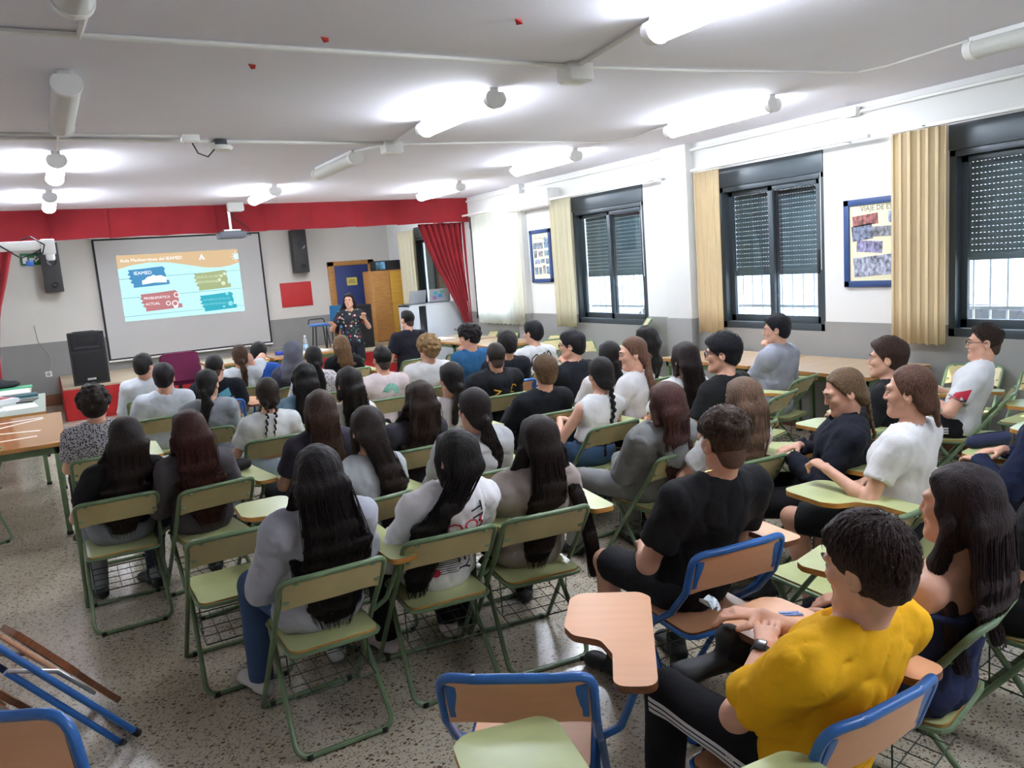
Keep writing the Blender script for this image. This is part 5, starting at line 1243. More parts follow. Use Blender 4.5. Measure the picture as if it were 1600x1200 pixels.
# tables
TOPW = mat('table_orange', (.46, .22, .075), .22, noise=(2, 30, 10), var=.10, coat=.3); TOPB = mat('table_beech', (.55, .37, .22), .25, noise=(2, 30, 10), var=.08, coat=.3); TOPG = mat('table_grey_green', (.33, .38, .32), .4); TOPL = mat('table_pale', (.58, .52, .38), .35)
def table(x0, x1, y0, y1, top, label, h=.75, edge=None, rz=0, group=None):
    cx, cy = (x0 + x1) / 2, (y0 + y1) / 2; o = empty('table', (cx, cy, 0), rz, label, 'table', group); a, b = (x1 - x0) / 2, (y1 - y0) / 2
    MB().prism(round_outline([(-a, -b), (a, -b), (a, b), (-a, b)], .02, 3), h - .03, h, 0, 1).build('tabletop', [top, edge or ORW], o)
    m = MB().box((-a + .05, -b + .05, h - .09), (a - .05, -b + .07, h - .03)).box((-a + .05, b - .07, h - .09), (a - .05, b - .05, h - .03)).box((-a + .05, -b + .05, h - .09), (-a + .07, b - .05, h - .03)).box((a - .07, -b + .05, h - .09), (a - .05, b - .05, h - .03)); m.build('apron_frame', GRN, o)
    lm = MB().box((-.02, -.02, .012), (.02, .02, h - .03), .004).mesh('leg', [GRN]); fm = MB().box((-.023, -.023, 0), (.023, .023, .03), .003).mesh('foot_cap', [RUB])
    for p in (-1, 1):
        for q in (-1, 1):
            l = link('leg', lm, o); l.location = (p * (a - .07), q * (b - .07), 0); c = link('foot_cap', fm, l)
    return o
t0 = table(-1.35, .0, 7.0, 8.9, TOPW, 'orange topped table at the left with white tape strips in a cross')
tp = mat('white_tape', (.72, .72, .72), .6)
for k, (a, b) in enumerate((((-.58, -.35), (.52, .62)), ((-.50, .25), (.50, -.15)), ((-.55, -.55), (.48, -.45)), ((-.48, .55), (.52, .70)))):
    dx, dy = b[0] - a[0], b[1] - a[1]; L = math.hypot(dx, dy); MB().box((-L / 2, -.022, .7505), (L / 2, .022, .7515), 0).build('tape_strip', tp, t0, False)
    q = [c for c in t0.children if c.name.startswith('tape_strip')][-1]; q.location = ((a[0] + b[0]) / 2, (a[1] + b[1]) / 2, 0); q.rotation_euler = (0, 0, math.atan2(dy, dx))
MB().box((-.675, -.95, .7505), (-.42, .95, .754), .001).build('white_sheet', mat('paper_white', (.80, .80, .82), .8), t0)
table(-1.6, -.13, 9.1, 10.9, TOPG, 'grey green desk behind the taped table, covered with papers'); table(-1.7, -.28, 11.1, 12.15, TOPL, 'pale topped table with green folder at the far left')
PAPER = mat('paper_white', (.80, .80, .82), .8)
def paper(x, y, z, w_, l_, rz, m, label, n='paper_sheet', th=.003):
    o = MB().box((-w_ / 2, -l_ / 2, 0), (w_ / 2, l_ / 2, th), .0005).build(n, m, None, False); o.location = (x, y, z); o.rotation_euler = (0, 0, rz); tag(o, label, 'paper')
paper(-.36, 9.75, .751, .30, .42, .1, PAPER, 'white paper sheet alone at the front of the grey green desk'); paper(-.72, 9.5, .751, .35, .45, -.3, PAPER, 'white paper at the left edge on the grey green desk', th=.02)
paper(-.62, 10.35, .751, .32, .44, .5, PAPER, 'pile of loose papers beside dark folder on the desk', th=.05); paper(-.62, 10.36, .802, .26, .30, .9, mat('red_print', (.4, .10, .09), .6), 'small printed leaflet on top of the paper pile')
paper(-.38, 10.72, .751, .34, .24, .1, mat('teal_folder', (.03, .11, .13), .4), 'dark teal folder lying on the desk', 'folder', .03); paper(-.30, 10.25, .751, .16, .30, -.2, mat('dark_phone', (.03, .03, .035), .2), 'dark flat tablet case on the grey green desk', 'tablet_case', .012)
paper(-.55, 11.5, .751, .50, .62, .05, PAPER, 'large white sheet on the pale topped table'); paper(-.50, 11.9, .754, .46, .30, .05, mat('green_folder', (.10, .42, .22), .5), 'green folder on the pale topped table', 'folder', .012)
G_ = SDF((-.4, -.3, -.12), (.4, .3, .35), .012); G_.ell((-.1, 0, .08), (.24, .16, .11), k=.05); G_.ell((.16, .02, .04), (.16, .10, .05), k=.06); n_ = Noise(4, 30, 5); G_.disp(lambda x, y, z: .012 * n_(x, y, z), .04); G_.plane((0, 0, 0), (0, 0, -1), k=.01)
V, F = G_.mesh(1); o = link('bag', raw_mesh('bag', V, F, [mat('black_fabric', (.014, .014, .018), .8)], None, True, 0)); o.location = (-.72, 11.95, .766); tag(o, 'black cloth bag lying on the pale topped table', 'bag')
tA = table(1.87, 2.72, 11.75, 12.55, TOPL, 'pale school table in front of the purple chair'); table(2.76, 3.92, 11.70, 12.3, TOPB, 'beech school table in front of the presenter')
paper(3.45, 12.05, .751, .42, .30, .1, PAPER, 'white papers on the beech table before the presenter', th=.008); tag(MB().box((2.9, 12.05, .751), (3.1, 12.2, .80), .02).build('blue_case', mat('blue_cloth', (.02, .05, .35), .7)), 'blue pencil case on the beech table', 'case')
wb = empty('water_bottle', (3.37, 12.15, .751), 0, 'clear plastic water bottle standing on the beech table', 'bottle'); MB().lathe([(.033, 0), (.036, .02), (.032, .08), (.036, .12), (.036, .17), (.014, .215), (.014, .225)], n=16).build('bottle_body', mat('bottle_plastic', (.75, .82, .88), .1, trans=.6), wb); MB().lathe([(.016, .225), (.016, .245)], n=12).build('cap', WHITE_P, wb); MB().lathe([(.0368, .06), (.0368, .11)], n=16).build('label_band', mat('bottle_label', (.35, .55, .8), .4), wb)
table(5.15, 5.95, 9.45, 10.65, TOPB, 'beech table along the far window wall, nearer of two'); table(5.15, 5.95, 10.7, 11.9, TOPB, 'beech table along the far window wall beside the metal cabinet')
paper(5.35, 11.5, .751, .30, .42, .2, PAPER, 'white papers on the beech table by the metal cabinet', th=.006)
table(5.5, 6.33, 3.97, 5.2, TOPB, 'beech table under the middle window, nearer one'); table(5.5, 6.33, 5.22, 6.45, TOPB, 'beech table under the middle window next to the pilaster')

# ------------------------------------------------------------------ the audience, each on a chair
PEOPLE = [
    {'id': 'P1', 'label': 'person in black and white speckled blouse, seated leftmost by the taped table', 'O': (0.21, 6.23), 'ang': 0, 'hy': -10, 'hp': 0, 'hair': ('curly', (0.022, 0.013, 0.009), {}), 'top': ('tee', (0.3, 0.28, 0.3), {'pat': 'speck'}), 'bot': ('trousers', (0.02, 0.02, 0.025)), 'sex': 'f', 'big': 1.08, 'H': (-0.006, -0.15, 1.115), 'dist': 5.43},
    {'id': 'P2', 'label': 'person in black top and grey trousers, second from the left', 'O': (0.19, 4.95), 'ang': 0, 'hy': -3, 'hp': 0, 'hair': ('long', (0.018, 0.011, 0.009), {'L': 0.44, 'w': 1.15}), 'top': ('tee', (0.012, 0.012, 0.014), {'crop': 0.07}), 'bot': ('trousers', (0.25, 0.26, 0.3)), 'sex': 'f', 'H': (0.1, -0.15, 1.06), 'dist': 4.38},
    {'id': 'P3', 'label': 'person in taupe long sleeved top beside the grey trousers', 'O': (0.65, 4.82), 'ang': 8, 'hy': 5, 'hp': 0, 'hair': ('long', (0.042, 0.012, 0.01), {'L': 0.46, 'w': 1.1}), 'top': ('long', (0.085, 0.075, 0.085), {}), 'bot': ('trousers', (0.03, 0.04, 0.07)), 'sex': 'f', 'H': (-0.08, -0.15, 1.064), 'dist': 4.41},
    {'id': 'P4', 'label': 'person in grey sweatshirt and jeans on the nearest chair at left', 'O': (0.8, 3.12), 'ang': 0, 'hy': -5, 'hp': 5, 'hair': ('long', (0.01, 0.006, 0.007), {'L': 0.62, 'w': 1.22, 'side': 0.03}), 'top': ('hoodie', (0.44, 0.45, 0.52), {'nohood': 1}), 'bot': ('trousers', (0.05, 0.09, 0.19)), 'shoe': (0.6, 0.6, 0.6), 'sex': 'f', 'H': (0.014, -0.15, 1.097), 'dist': 3.06},
    {'id': 'P5', 'label': 'person in white hoodie with red and black print on back', 'O': (1.34, 3.17), 'ang': -5, 'hy': 12, 'hp': 0, 'hair': ('long', (0.012, 0.01, 0.01), {'L': 0.6, 'w': 0.72, 'side': -0.13}), 'top': ('hoodie', (0.8, 0.78, 0.8), {}), 'bot': ('trousers', (0.012, 0.012, 0.014)), 'shoe': (0.7, 0.6, 0.6), 'sex': 'f', 'H': (0.095, -0.15, 1.049), 'dist': 3.4},
    {'id': 'P6', 'label': 'person in beige hoodie to the right of the printed white hoodie', 'O': (1.8, 3.12), 'ang': -8, 'hy': -4, 'hp': 0, 'hair': ('long', (0.016, 0.009, 0.008), {'L': 0.62, 'w': 0.85, 'front': 1}), 'top': ('hoodie', (0.33, 0.28, 0.26), {}), 'bot': ('trousers', (0.012, 0.012, 0.014)), 'pose': 'desk', 'sex': 'f', 'H': (0.063, -0.086, 1.04), 'dist': 3.63},
    {'id': 'P7', 'label': 'person in loose light grey tee leaning forward before the grey sweatshirt', 'O': (1.244, 3.886), 'ang': 5, 'hy': -12, 'hp': 8, 'hair': ('long', (0.02, 0.012, 0.01), {'L': 0.42, 'w': 0.7, 'side': 0.1}), 'top': ('tee', (0.42, 0.44, 0.46), {'loose': 1}), 'bot': ('trousers', (0.012, 0.012, 0.014)), 'pose': 'desk', 'sex': 'f', 'H': (0.1, -0.02, 1.058), 'dist': 4.1},
    {'id': 'P8', 'label': 'person in black tee and shorts with a gold neck chain', 'O': (2.07, 2.28), 'ang': -6, 'hy': -8, 'hp': 0, 'hair': ('fade', (0.05, 0.028, 0.018), {'curl': 1}), 'top': ('tee', (0.012, 0.012, 0.014), {}), 'bot': ('shorts', (0.02, 0.02, 0.024)), 'sex': 'm', 'chain': 1, 'blue': 1, 'H': (0.047, -0.15, 1.137), 'dist': 2.96},
    {'id': 'P9', 'label': 'person in yellow tee with wristwatch and arms on a beech tablet', 'O': (1.55, 1.27), 'ang': 0, 'hy': 8, 'hp': 8, 'hair': ('short', (0.03, 0.014, 0.012), {'near': 1}), 'top': ('tee', (0.88, 0.46, 0.012), {'loose': 1}), 'bot': ('trousers', (0.01, 0.01, 0.013)), 'pose': 'P9', 'sex': 'm', 'blue': 1, 'cO': (1.54, 1.36), 'finehand': (-1, 1), 'face': 1, 'skin': (0.72, 0.39, 0.27), 'H': (0.054, -0.1, 1.07), 'dist': 1.91},
    {'id': 'P10', 'label': 'person in navy top with a bare shoulder beside the yellow tee', 'O': (2.12, 1.43), 'ang': 6, 'hy': 4, 'hp': 0, 'hair': ('long', (0.02, 0.01, 0.012), {'L': 0.22, 'w': 1.2}), 'top': ('tank', (0.018, 0.026, 0.075), {'crop': -0.09, 'loose': 1}), 'cO': (2.16, 1.47), 'cang': 14, 'py': -0.06, 'bot': ('trousers', (0.014, 0.018, 0.045)), 'sex': 'f', 'H': (0.044, -0.15, 1.066), 'dist': 2.29},
    {'id': 'P11', 'label': 'person in white cropped tee holding up a loose fist', 'O': (3.261, 2.205), 'ang': 10, 'hy': 12, 'hp': 2, 'hair': ('tied', (0.096, 0.045, 0.029), {}), 'top': ('tee', (0.78, 0.77, 0.78), {'crop': 0.05}), 'bot': ('shorts', (0.012, 0.012, 0.014)), 'pose': 'fist', 'sex': 'f', 'face': 1, 'finehand': (-1,), 'H': (0.0, -0.05, 1.15), 'dist': 3.56},
    {'id': 'P12', 'label': 'person in black sweatshirt looking down, tote bag hanging behind', 'O': (3.46, 2.665), 'ang': 40, 'hy': 12, 'hp': 18, 'hair': ('braid', (0.12, 0.072, 0.038), {'side': 0.06, 'L': 0.26}), 'top': ('hoodie', (0.012, 0.013, 0.022), {'nohood': 1}), 'bot': ('shorts', (0.012, 0.012, 0.014)), 'pose': 'desk', 'sex': 'f', 'face': 1, 'H': (0.0, -0.02, 1.07), 'dist': 4.1},
    {'id': 'P13', 'label': 'person in black tee in profile by the window table', 'O': (4.396, 3.07), 'ang': 20, 'hy': 12, 'hp': 0, 'hair': ('short', (0.046, 0.023, 0.017), {}), 'top': ('tee', (0.012, 0.012, 0.014), {}), 'bot': ('trousers', (0.012, 0.012, 0.014)), 'sex': 'm', 'face': 1, 'pose': 'desk', 'H': (-0.0, -0.02, 1.1), 'dist': 4.89},
    {'id': 'P14', 'label': 'person in white tee with red sleeve patch, wearing glasses', 'O': (5.314, 3.096), 'ang': 24, 'hy': 10, 'hp': 0, 'hair': ('fade', (0.03, 0.016, 0.012), {}), 'top': ('tee', (0.74, 0.75, 0.78), {'patch': 1}), 'bot': ('trousers', (0.012, 0.012, 0.014)), 'sex': 'm', 'face': 1, 'glasses': 1, 'pose': 'desk', 'H': (0.091, -0.1, 1.08), 'dist': 5.4},
    {'id': 'P15', 'label': 'person in white tee just beyond the gold neck chain', 'O': (3.04, 3.09), 'ang': -4, 'hy': -3, 'hp': 0, 'hair': ('long', (0.145, 0.088, 0.058), {'L': 0.44, 'w': 1.0}), 'top': ('tee', (0.74, 0.73, 0.74), {}), 'bot': ('shorts', (0.35, 0.27, 0.2)), 'pose': 'desk', 'sex': 'f', 'H': (0.09, -0.075, 1.04), 'dist': 4.24},
    {'id': 'P16', 'label': 'person in dark grey hooded jacket between jeans and gold chain', 'O': (2.895, 3.473), 'ang': 0, 'hy': -3, 'hp': 0, 'hair': ('long', (0.068, 0.027, 0.021), {'L': 0.36, 'w': 0.9}), 'top': ('hoodie', (0.2, 0.2, 0.2), {}), 'bot': ('trousers', (0.22, 0.22, 0.22)), 'sex': 'f', 'H': (-0.1, -0.23, 1.04), 'dist': 4.28},
    {'id': 'P17', 'label': 'person in white sleeveless top and blue jeans', 'O': (3.083, 4.361), 'ang': 2, 'hy': -8, 'hp': 5, 'hair': ('braid', (0.012, 0.01, 0.01), {'L': 0.34, 'side': -0.0}), 'top': ('tank', (0.74, 0.74, 0.76), {'crop': 0.07}), 'bot': ('trousers', (0.045, 0.09, 0.17)), 'pose': 'desk', 'sex': 'f', 'H': (0.1, -0.02, 1.06), 'dist': 5.41},
    {'id': 'P18', 'label': 'person in black sweatshirt leaning forward left of the blue jeans', 'O': (3.05, 5.007), 'ang': -2, 'hy': -14, 'hp': 0, 'hair': ('short', (0.13, 0.075, 0.038), {}), 'top': ('long', (0.01, 0.012, 0.016), {}), 'bot': ('trousers', (0.012, 0.012, 0.014)), 'pose': 'desk', 'sex': 'm', 'H': (0.051, -0.1, 1.04), 'dist': 5.85},
    {'id': 'P19', 'label': 'person in pale grey hoodie just ahead of the printed white hoodie', 'O': (1.92, 3.92), 'ang': -4, 'hy': 10, 'hp': 0, 'hair': ('pony', (0.016, 0.01, 0.01), {'L': 0.3, 'w': 1.2, 'side': 0.07}), 'top': ('hoodie', (0.48, 0.48, 0.5), {}), 'bot': ('trousers', (0.012, 0.012, 0.014)), 'sex': 'f', 'H': (0.0, -0.15, 1.089), 'dist': 4.29},
    {'id': 'P20', 'label': 'person in charcoal tee in the middle of the room', 'O': (1.86, 4.74), 'ang': 0, 'hy': 0, 'hp': 0, 'hair': ('long', (0.026, 0.014, 0.011), {'L': 0.38, 'w': 1.15, 'wavy': 1}), 'top': ('tee', (0.045, 0.042, 0.055), {}), 'bot': ('trousers', (0.012, 0.012, 0.014)), 'sex': 'f', 'H': (0.089, -0.15, 1.045), 'dist': 5.02},
    {'id': 'P21', 'label': 'person in dark plum tee right of the bare lower back', 'O': (1.307, 4.718), 'ang': 0, 'hy': -2, 'hp': 0, 'hair': ('long', (0.048, 0.024, 0.016), {'L': 0.42, 'w': 0.95}), 'top': ('tee', (0.04, 0.036, 0.052), {}), 'bot': ('trousers', (0.012, 0.012, 0.014)), 'sex': 'f', 'H': (0.0, -0.15, 1.08), 'dist': 4.68},
    {'id': 'P22', 'label': 'person in white cropped tee with a bare lower back', 'O': (1.27, 5.87), 'ang': 0, 'hy': -4, 'hp': 0, 'hair': ('braid', (0.022, 0.013, 0.009), {'L': 0.18, 'side': -0.03, 'thin': 1}), 'top': ('tee', (0.66, 0.67, 0.68), {'crop': 0.1}), 'bot': ('trousers', (0.35, 0.42, 0.48)), 'pose': 'desk', 'sex': 'f', 'H': (0.036, -0.02, 1.051), 'dist': 5.78},
    {'id': 'P23', 'label': 'person in plain grey tee turned to the right, left half', 'O': (0.98, 6.7), 'ang': -8, 'hy': -25, 'hp': 0, 'hair': ('pony', (0.012, 0.01, 0.01), {'L': 0.17, 'w': 1.2, 'side': -0.05}), 'top': ('tee', (0.28, 0.3, 0.33), {}), 'bot': ('trousers', (0.012, 0.012, 0.014)), 'sex': 'f', 'H': (0.059, -0.15, 1.098), 'dist': 6.23},
    {'id': 'P24', 'label': 'person in white tee behind the white shirted one with glasses', 'O': (0.75, 7.63), 'ang': 0, 'hy': -18, 'hp': 0, 'hair': ('short', (0.012, 0.008, 0.01), {}), 'top': ('tee', (0.58, 0.62, 0.68), {}), 'bot': ('trousers', (0.02, 0.02, 0.03)), 'sex': 'm', 'H': (0.065, -0.15, 1.096), 'dist': 6.93},
    {'id': 'P25', 'label': 'person in white long sleeved shirt and glasses at the front left', 'O': (0.796, 9.01), 'ang': -2, 'hy': -35, 'hp': 0, 'hair': ('short', (0.012, 0.01, 0.01), {}), 'top': ('long', (0.66, 0.7, 0.76), {}), 'bot': ('trousers', (0.02, 0.02, 0.03)), 'sex': 'm', 'glasses': 1, 'H': (0.0, -0.15, 1.1), 'dist': 8.1},
    {'id': 'P26', 'label': 'person in black tee with light blue print on back', 'O': (1.307, 7.944), 'ang': -5, 'hy': -15, 'hp': 0, 'hair': ('fade', (0.012, 0.01, 0.01), {}), 'top': ('tee', (0.01, 0.012, 0.018), {}), 'bot': ('trousers', (0.012, 0.012, 0.014)), 'sex': 'm', 'blue': 1, 'H': (-0.0, -0.15, 1.1), 'dist': 7.44},
    {'id': 'P27', 'label': 'person in white tee with one hand raised near the front tables', 'O': (1.71, 8.864), 'ang': 0, 'hy': -5, 'hp': 0, 'hair': ('pony', (0.055, 0.028, 0.016), {'L': 0.22, 'w': 0.9, 'side': 0.01}), 'top': ('tee', (0.62, 0.66, 0.72), {}), 'bot': ('trousers', (0.012, 0.012, 0.014)), 'pose': 'rup', 'sex': 'f', 'H': (0.0, -0.15, 1.1), 'dist': 8.43},
    {'id': 'P28', 'label': 'person in royal blue tee at the front tables', 'O': (2.021, 9.244), 'ang': -10, 'hy': -10, 'hp': 0, 'hair': ('short', (0.012, 0.01, 0.01), {'bowl': 1}), 'top': ('tee', (0.025, 0.1, 0.42), {}), 'bot': ('trousers', (0.012, 0.012, 0.014)), 'sex': 'f', 'H': (0.0, -0.15, 1.07), 'dist': 8.9},
    {'id': 'P29', 'label': 'person wearing a grey headscarf and dark blue dress', 'O': (2.148, 8.419), 'ang': 0, 'hy': -2, 'hp': 0, 'hair': ('hijab', (0.115, 0.12, 0.15), {}), 'top': ('long', (0.06, 0.065, 0.1), {}), 'bot': ('trousers', (0.012, 0.012, 0.014)), 'sex': 'f', 'H': (0.0, -0.15, 1.1), 'dist': 8.26},
    {'id': 'P30', 'label': 'person in slate blue tee seated behind the grey headscarf', 'O': (1.626, 6.164), 'ang': 0, 'hy': 0, 'hp': 0, 'hair': ('long', (0.01, 0.009, 0.01), {'L': 0.36, 'w': 1.0, 'wavy': 1}), 'top': ('tee', (0.16, 0.27, 0.36), {}), 'bot': ('trousers', (0.012, 0.012, 0.014)), 'sex': 'f', 'H': (0.0, -0.15, 1.1), 'dist': 6.07},
    {'id': 'P31', 'label': 'person in pale patterned shirt right of the grey headscarf', 'O': (2.133, 7.618), 'ang': 0, 'hy': -6, 'hp': 0, 'hair': ('pony', (0.012, 0.01, 0.01), {'L': 0.26, 'w': 1.0, 'side': 0.04}), 'top': ('long', (0.5, 0.48, 0.5), {'pat': 'speck2'}), 'bot': ('trousers', (0.012, 0.012, 0.014)), 'sex': 'f', 'H': (0.0, -0.15, 1.1), 'dist': 7.57},
    {'id': 'P32', 'label': 'person in loose black tee directly before the presenter', 'O': (3.02, 9.22), 'ang': 0, 'hy': -3, 'hp': 0, 'hair': ('long', (0.156, 0.085, 0.042), {'L': 0.2, 'w': 1.0}), 'top': ('tee', (0.012, 0.012, 0.014), {'loose': 1}), 'bot': ('trousers', (0.012, 0.012, 0.014)), 'sex': 'f', 'H': (-0.096, -0.175, 1.05), 'dist': 9.32},
    {'id': 'P33', 'label': 'person in white tank top left of the pink tee', 'O': (1.764, 5.528), 'ang': 0, 'hy': 0, 'hp': 0, 'hair': ('long', (0.016, 0.012, 0.011), {'L': 0.32, 'w': 0.95, 'wavy': 1, 'side': 0.03}), 'top': ('tank', (0.62, 0.64, 0.64), {}), 'bot': ('trousers', (0.012, 0.012, 0.014)), 'sex': 'f', 'H': (0.0, -0.15, 1.1), 'dist': 5.59},
    {'id': 'P34', 'label': 'person in pale pink tee with green shell print', 'O': (2.46, 6.75), 'ang': 0, 'hy': 0, 'hp': 0, 'hair': ('fade', (0.012, 0.01, 0.01), {}), 'top': ('tee', (0.66, 0.56, 0.56), {}), 'bot': ('trousers', (0.02, 0.02, 0.03)), 'sex': 'm', 'H': (0.061, -0.061, 1.09), 'dist': 7.09},
    {'id': 'P35', 'label': 'person in black tee sitting tall in front of the metal cabinet', 'O': (3.84, 9.324), 'ang': 6, 'hy': 8, 'hp': 0, 'hair': ('fade', (0.012, 0.01, 0.01), {}), 'top': ('tee', (0.012, 0.012, 0.02), {}), 'bot': ('trousers', (0.012, 0.012, 0.014)), 'pose': 'desk', 'sex': 'm', 'H': (0.1, 0.074, 1.24), 'dist': 10.1},
    {'id': 'P36', 'label': 'person in white tee between pink tee and blue tee', 'O': (3.023, 6.964), 'ang': 3, 'hy': 10, 'hp': 0, 'hair': ('curly', (0.24, 0.145, 0.065), {}), 'top': ('tee', (0.66, 0.65, 0.66), {}), 'bot': ('trousers', (0.1, 0.12, 0.2)), 'sex': 'm', 'H': (-0.0, -0.15, 1.12), 'dist': 7.44},
    {'id': 'P37', 'label': 'person in pale pink sleeveless top in the centre', 'O': (2.359, 5.111), 'ang': 0, 'hy': 4, 'hp': 0, 'hair': ('pony', (0.016, 0.012, 0.012), {'L': 0.15, 'w': 0.7, 'side': -0.02}), 'top': ('tank', (0.6, 0.54, 0.55), {}), 'bot': ('trousers', (0.012, 0.012, 0.014)), 'sex': 'f', 'H': (0.0, -0.15, 1.09), 'dist': 5.53},
    {'id': 'P38', 'label': 'person in black hoodie with yellow letters on back', 'O': (3.22, 6.0), 'ang': -4, 'hy': -14, 'hp': 0, 'hair': ('fade', (0.02, 0.014, 0.012), {}), 'top': ('hoodie', (0.01, 0.011, 0.014), {}), 'bot': ('trousers', (0.012, 0.012, 0.014)), 'sex': 'm', 'H': (0.006, -0.15, 1.079), 'dist': 6.71},
    {'id': 'P39', 'label': 'person in black tee beyond the hoodie with yellow letters', 'O': (3.599, 6.473), 'ang': 0, 'hy': -5, 'hp': 0, 'hair': ('short', (0.016, 0.013, 0.013), {}), 'top': ('tee', (0.01, 0.012, 0.018), {}), 'bot': ('trousers', (0.012, 0.012, 0.014)), 'sex': 'm', 'blue': 1, 'H': (0.0, -0.15, 1.12), 'dist': 7.3},
    {'id': 'P40', 'label': 'person in blue tee resting the chin on one hand', 'O': (3.745, 7.339), 'ang': 12, 'hy': 38, 'hp': 10, 'hair': ('curly', (0.013, 0.01, 0.011), {}), 'top': ('tee', (0.025, 0.11, 0.25), {}), 'bot': ('trousers', (0.02, 0.02, 0.03)), 'pose': 'chin', 'sex': 'm', 'face': 1, 'H': (-0.1, -0.1, 1.14), 'dist': 8.1},
    {'id': 'P41', 'label': 'person in white tee with black line drawing on back', 'O': (4.267, 6.972), 'ang': 5, 'hy': 14, 'hp': 0, 'hair': ('short', (0.01, 0.01, 0.012), {'bowl': 1}), 'top': ('tee', (0.7, 0.71, 0.73), {'loose': 1}), 'bot': ('trousers', (0.012, 0.012, 0.014)), 'pose': 'desk', 'sex': 'm', 'H': (0.0, -0.02, 1.13), 'dist': 8.17},
    {'id': 'P42', 'label': 'person in black tee and glasses with a hand at the mouth', 'O': (3.705, 5.459), 'ang': 10, 'hy': 28, 'hp': 0, 'hair': ('short', (0.01, 0.009, 0.012), {'bowl': 1}), 'top': ('tee', (0.01, 0.012, 0.018), {}), 'bot': ('trousers', (0.012, 0.012, 0.014)), 'pose': 'chin', 'sex': 'm', 'face': 1, 'glasses': 1, 'H': (0.0, -0.02, 1.14), 'dist': 6.6},
    {'id': 'P43', 'label': 'person in off white tee beyond the white sleeveless top', 'O': (3.664, 5.023), 'ang': 0, 'hy': -12, 'hp': 0, 'hair': ('pony', (0.012, 0.01, 0.01), {'L': 0.14, 'w': 1.0, 'side': 0.03}), 'top': ('tee', (0.62, 0.57, 0.56), {}), 'bot': ('trousers', (0.012, 0.012, 0.014)), 'sex': 'f', 'H': (0.0, -0.15, 1.09), 'dist': 6.1},
    {'id': 'P44', 'label': 'smiling person in white tee leaning forward in profile', 'O': (3.662, 4.618), 'ang': 25, 'hy': 35, 'hp': 8, 'hair': ('pony', (0.133, 0.067, 0.042), {'L': 0.36, 'w': 1.0, 'side': 0.03}), 'top': ('tee', (0.72, 0.71, 0.73), {}), 'bot': ('trousers', (0.012, 0.012, 0.014)), 'pose': 'desk', 'sex': 'f', 'face': 1, 'H': (0.0, -0.02, 1.13), 'dist': 5.86},
    {'id': 'P45', 'label': 'person in black tee and glasses beyond the smiling one', 'O': (4.436, 5.548), 'ang': 5, 'hy': 20, 'hp': 0, 'hair': ('long', (0.012, 0.01, 0.01), {'L': 0.26, 'w': 0.95, 'wavy': 1}), 'top': ('tee', (0.02, 0.02, 0.02), {}), 'bot': ('trousers', (0.012, 0.012, 0.014)), 'sex': 'f', 'glasses': 1, 'H': (-0.0, -0.15, 1.1), 'dist': 6.93},
    {'id': 'P46', 'label': 'person in white tee upright right of the smiling one', 'O': (3.725, 4.244), 'ang': -3, 'hy': -10, 'hp': 0, 'hair': ('long', (0.018, 0.011, 0.011), {'L': 0.38, 'w': 0.95, 'side': 0.04}), 'top': ('tee', (0.72, 0.72, 0.74), {}), 'bot': ('trousers', (0.012, 0.012, 0.014)), 'sex': 'f', 'H': (0.0, -0.15, 1.11), 'dist': 5.45},
    {'id': 'P47', 'label': 'person in black tee and glasses facing left near the windows', 'O': (3.573, 3.623), 'ang': 15, 'hy': 22, 'hp': 3, 'hair': ('short', (0.008, 0.008, 0.012), {'bowl': 1}), 'top': ('tee', (0.012, 0.012, 0.014), {}), 'bot': ('trousers', (0.012, 0.012, 0.014)), 'pose': 'desk', 'sex': 'm', 'face': 1, 'glasses': 1, 'H': (-0.0, -0.02, 1.2), 'dist': 4.95},
    {'id': 'P48', 'label': 'person in grey hoodie with chin on hand at window table', 'O': (5.126, 4.573), 'ang': 14, 'hy': 24, 'hp': 4, 'hair': ('short', (0.008, 0.008, 0.012), {}), 'top': ('hoodie', (0.3, 0.31, 0.36), {}), 'bot': ('trousers', (0.2, 0.2, 0.24)), 'pose': 'chin', 'sex': 'm', 'face': 1, 'H': (-0.0, -0.02, 1.15), 'dist': 6.53},
    {'id': 'P50', 'label': 'person in long navy sleeves cut off by the right edge', 'O': (3.899, 1.903), 'ang': 12, 'hy': 0, 'hp': 0, 'hair': ('short', (0.012, 0.01, 0.01), {}), 'top': ('long', (0.012, 0.018, 0.05), {}), 'bot': ('shorts', (0.02, 0.02, 0.03)), 'pose': 'desk', 'sex': 'm', 'H': (-0.0, -0.02, 1.12), 'dist': 3.64},
    {'id': 'P51', 'label': 'person in black tee and shorts at the lower right edge', 'O': (2.879, 1.357), 'ang': 8, 'hy': 0, 'hp': 0, 'hair': ('short', (0.022, 0.013, 0.009), {}), 'top': ('tee', (0.012, 0.012, 0.014), {}), 'bot': ('shorts', (0.012, 0.012, 0.014)), 'pose': 'desk', 'sex': 'm', 'H': (-0.0, -0.02, 1.12), 'dist': 2.67},
    {'id': 'PR', 'label': 'person in dark floral dress standing and gesturing before the audience', 'O': (4.247, 12.5), 'ang': 176, 'hy': -30, 'hp': 0, 'stand': 1, 'hair': ('long', (0.018, 0.01, 0.014), {'L': 0.22, 'w': 1.0, 'wavy': 1, 'front': 1}), 'top': ('tee', (0.012, 0.012, 0.014), {'pat': 'floral', 'crop': -0.3}), 'bot': ('shorts', (0.012, 0.012, 0.02)), 'sex': 'f', 'face': 1, 'nochair': 1, 'H': (0, 0.02, 1.449), 'dist': 5.0},
]
SHIRT = {}; JO = {}; ROOT = {}
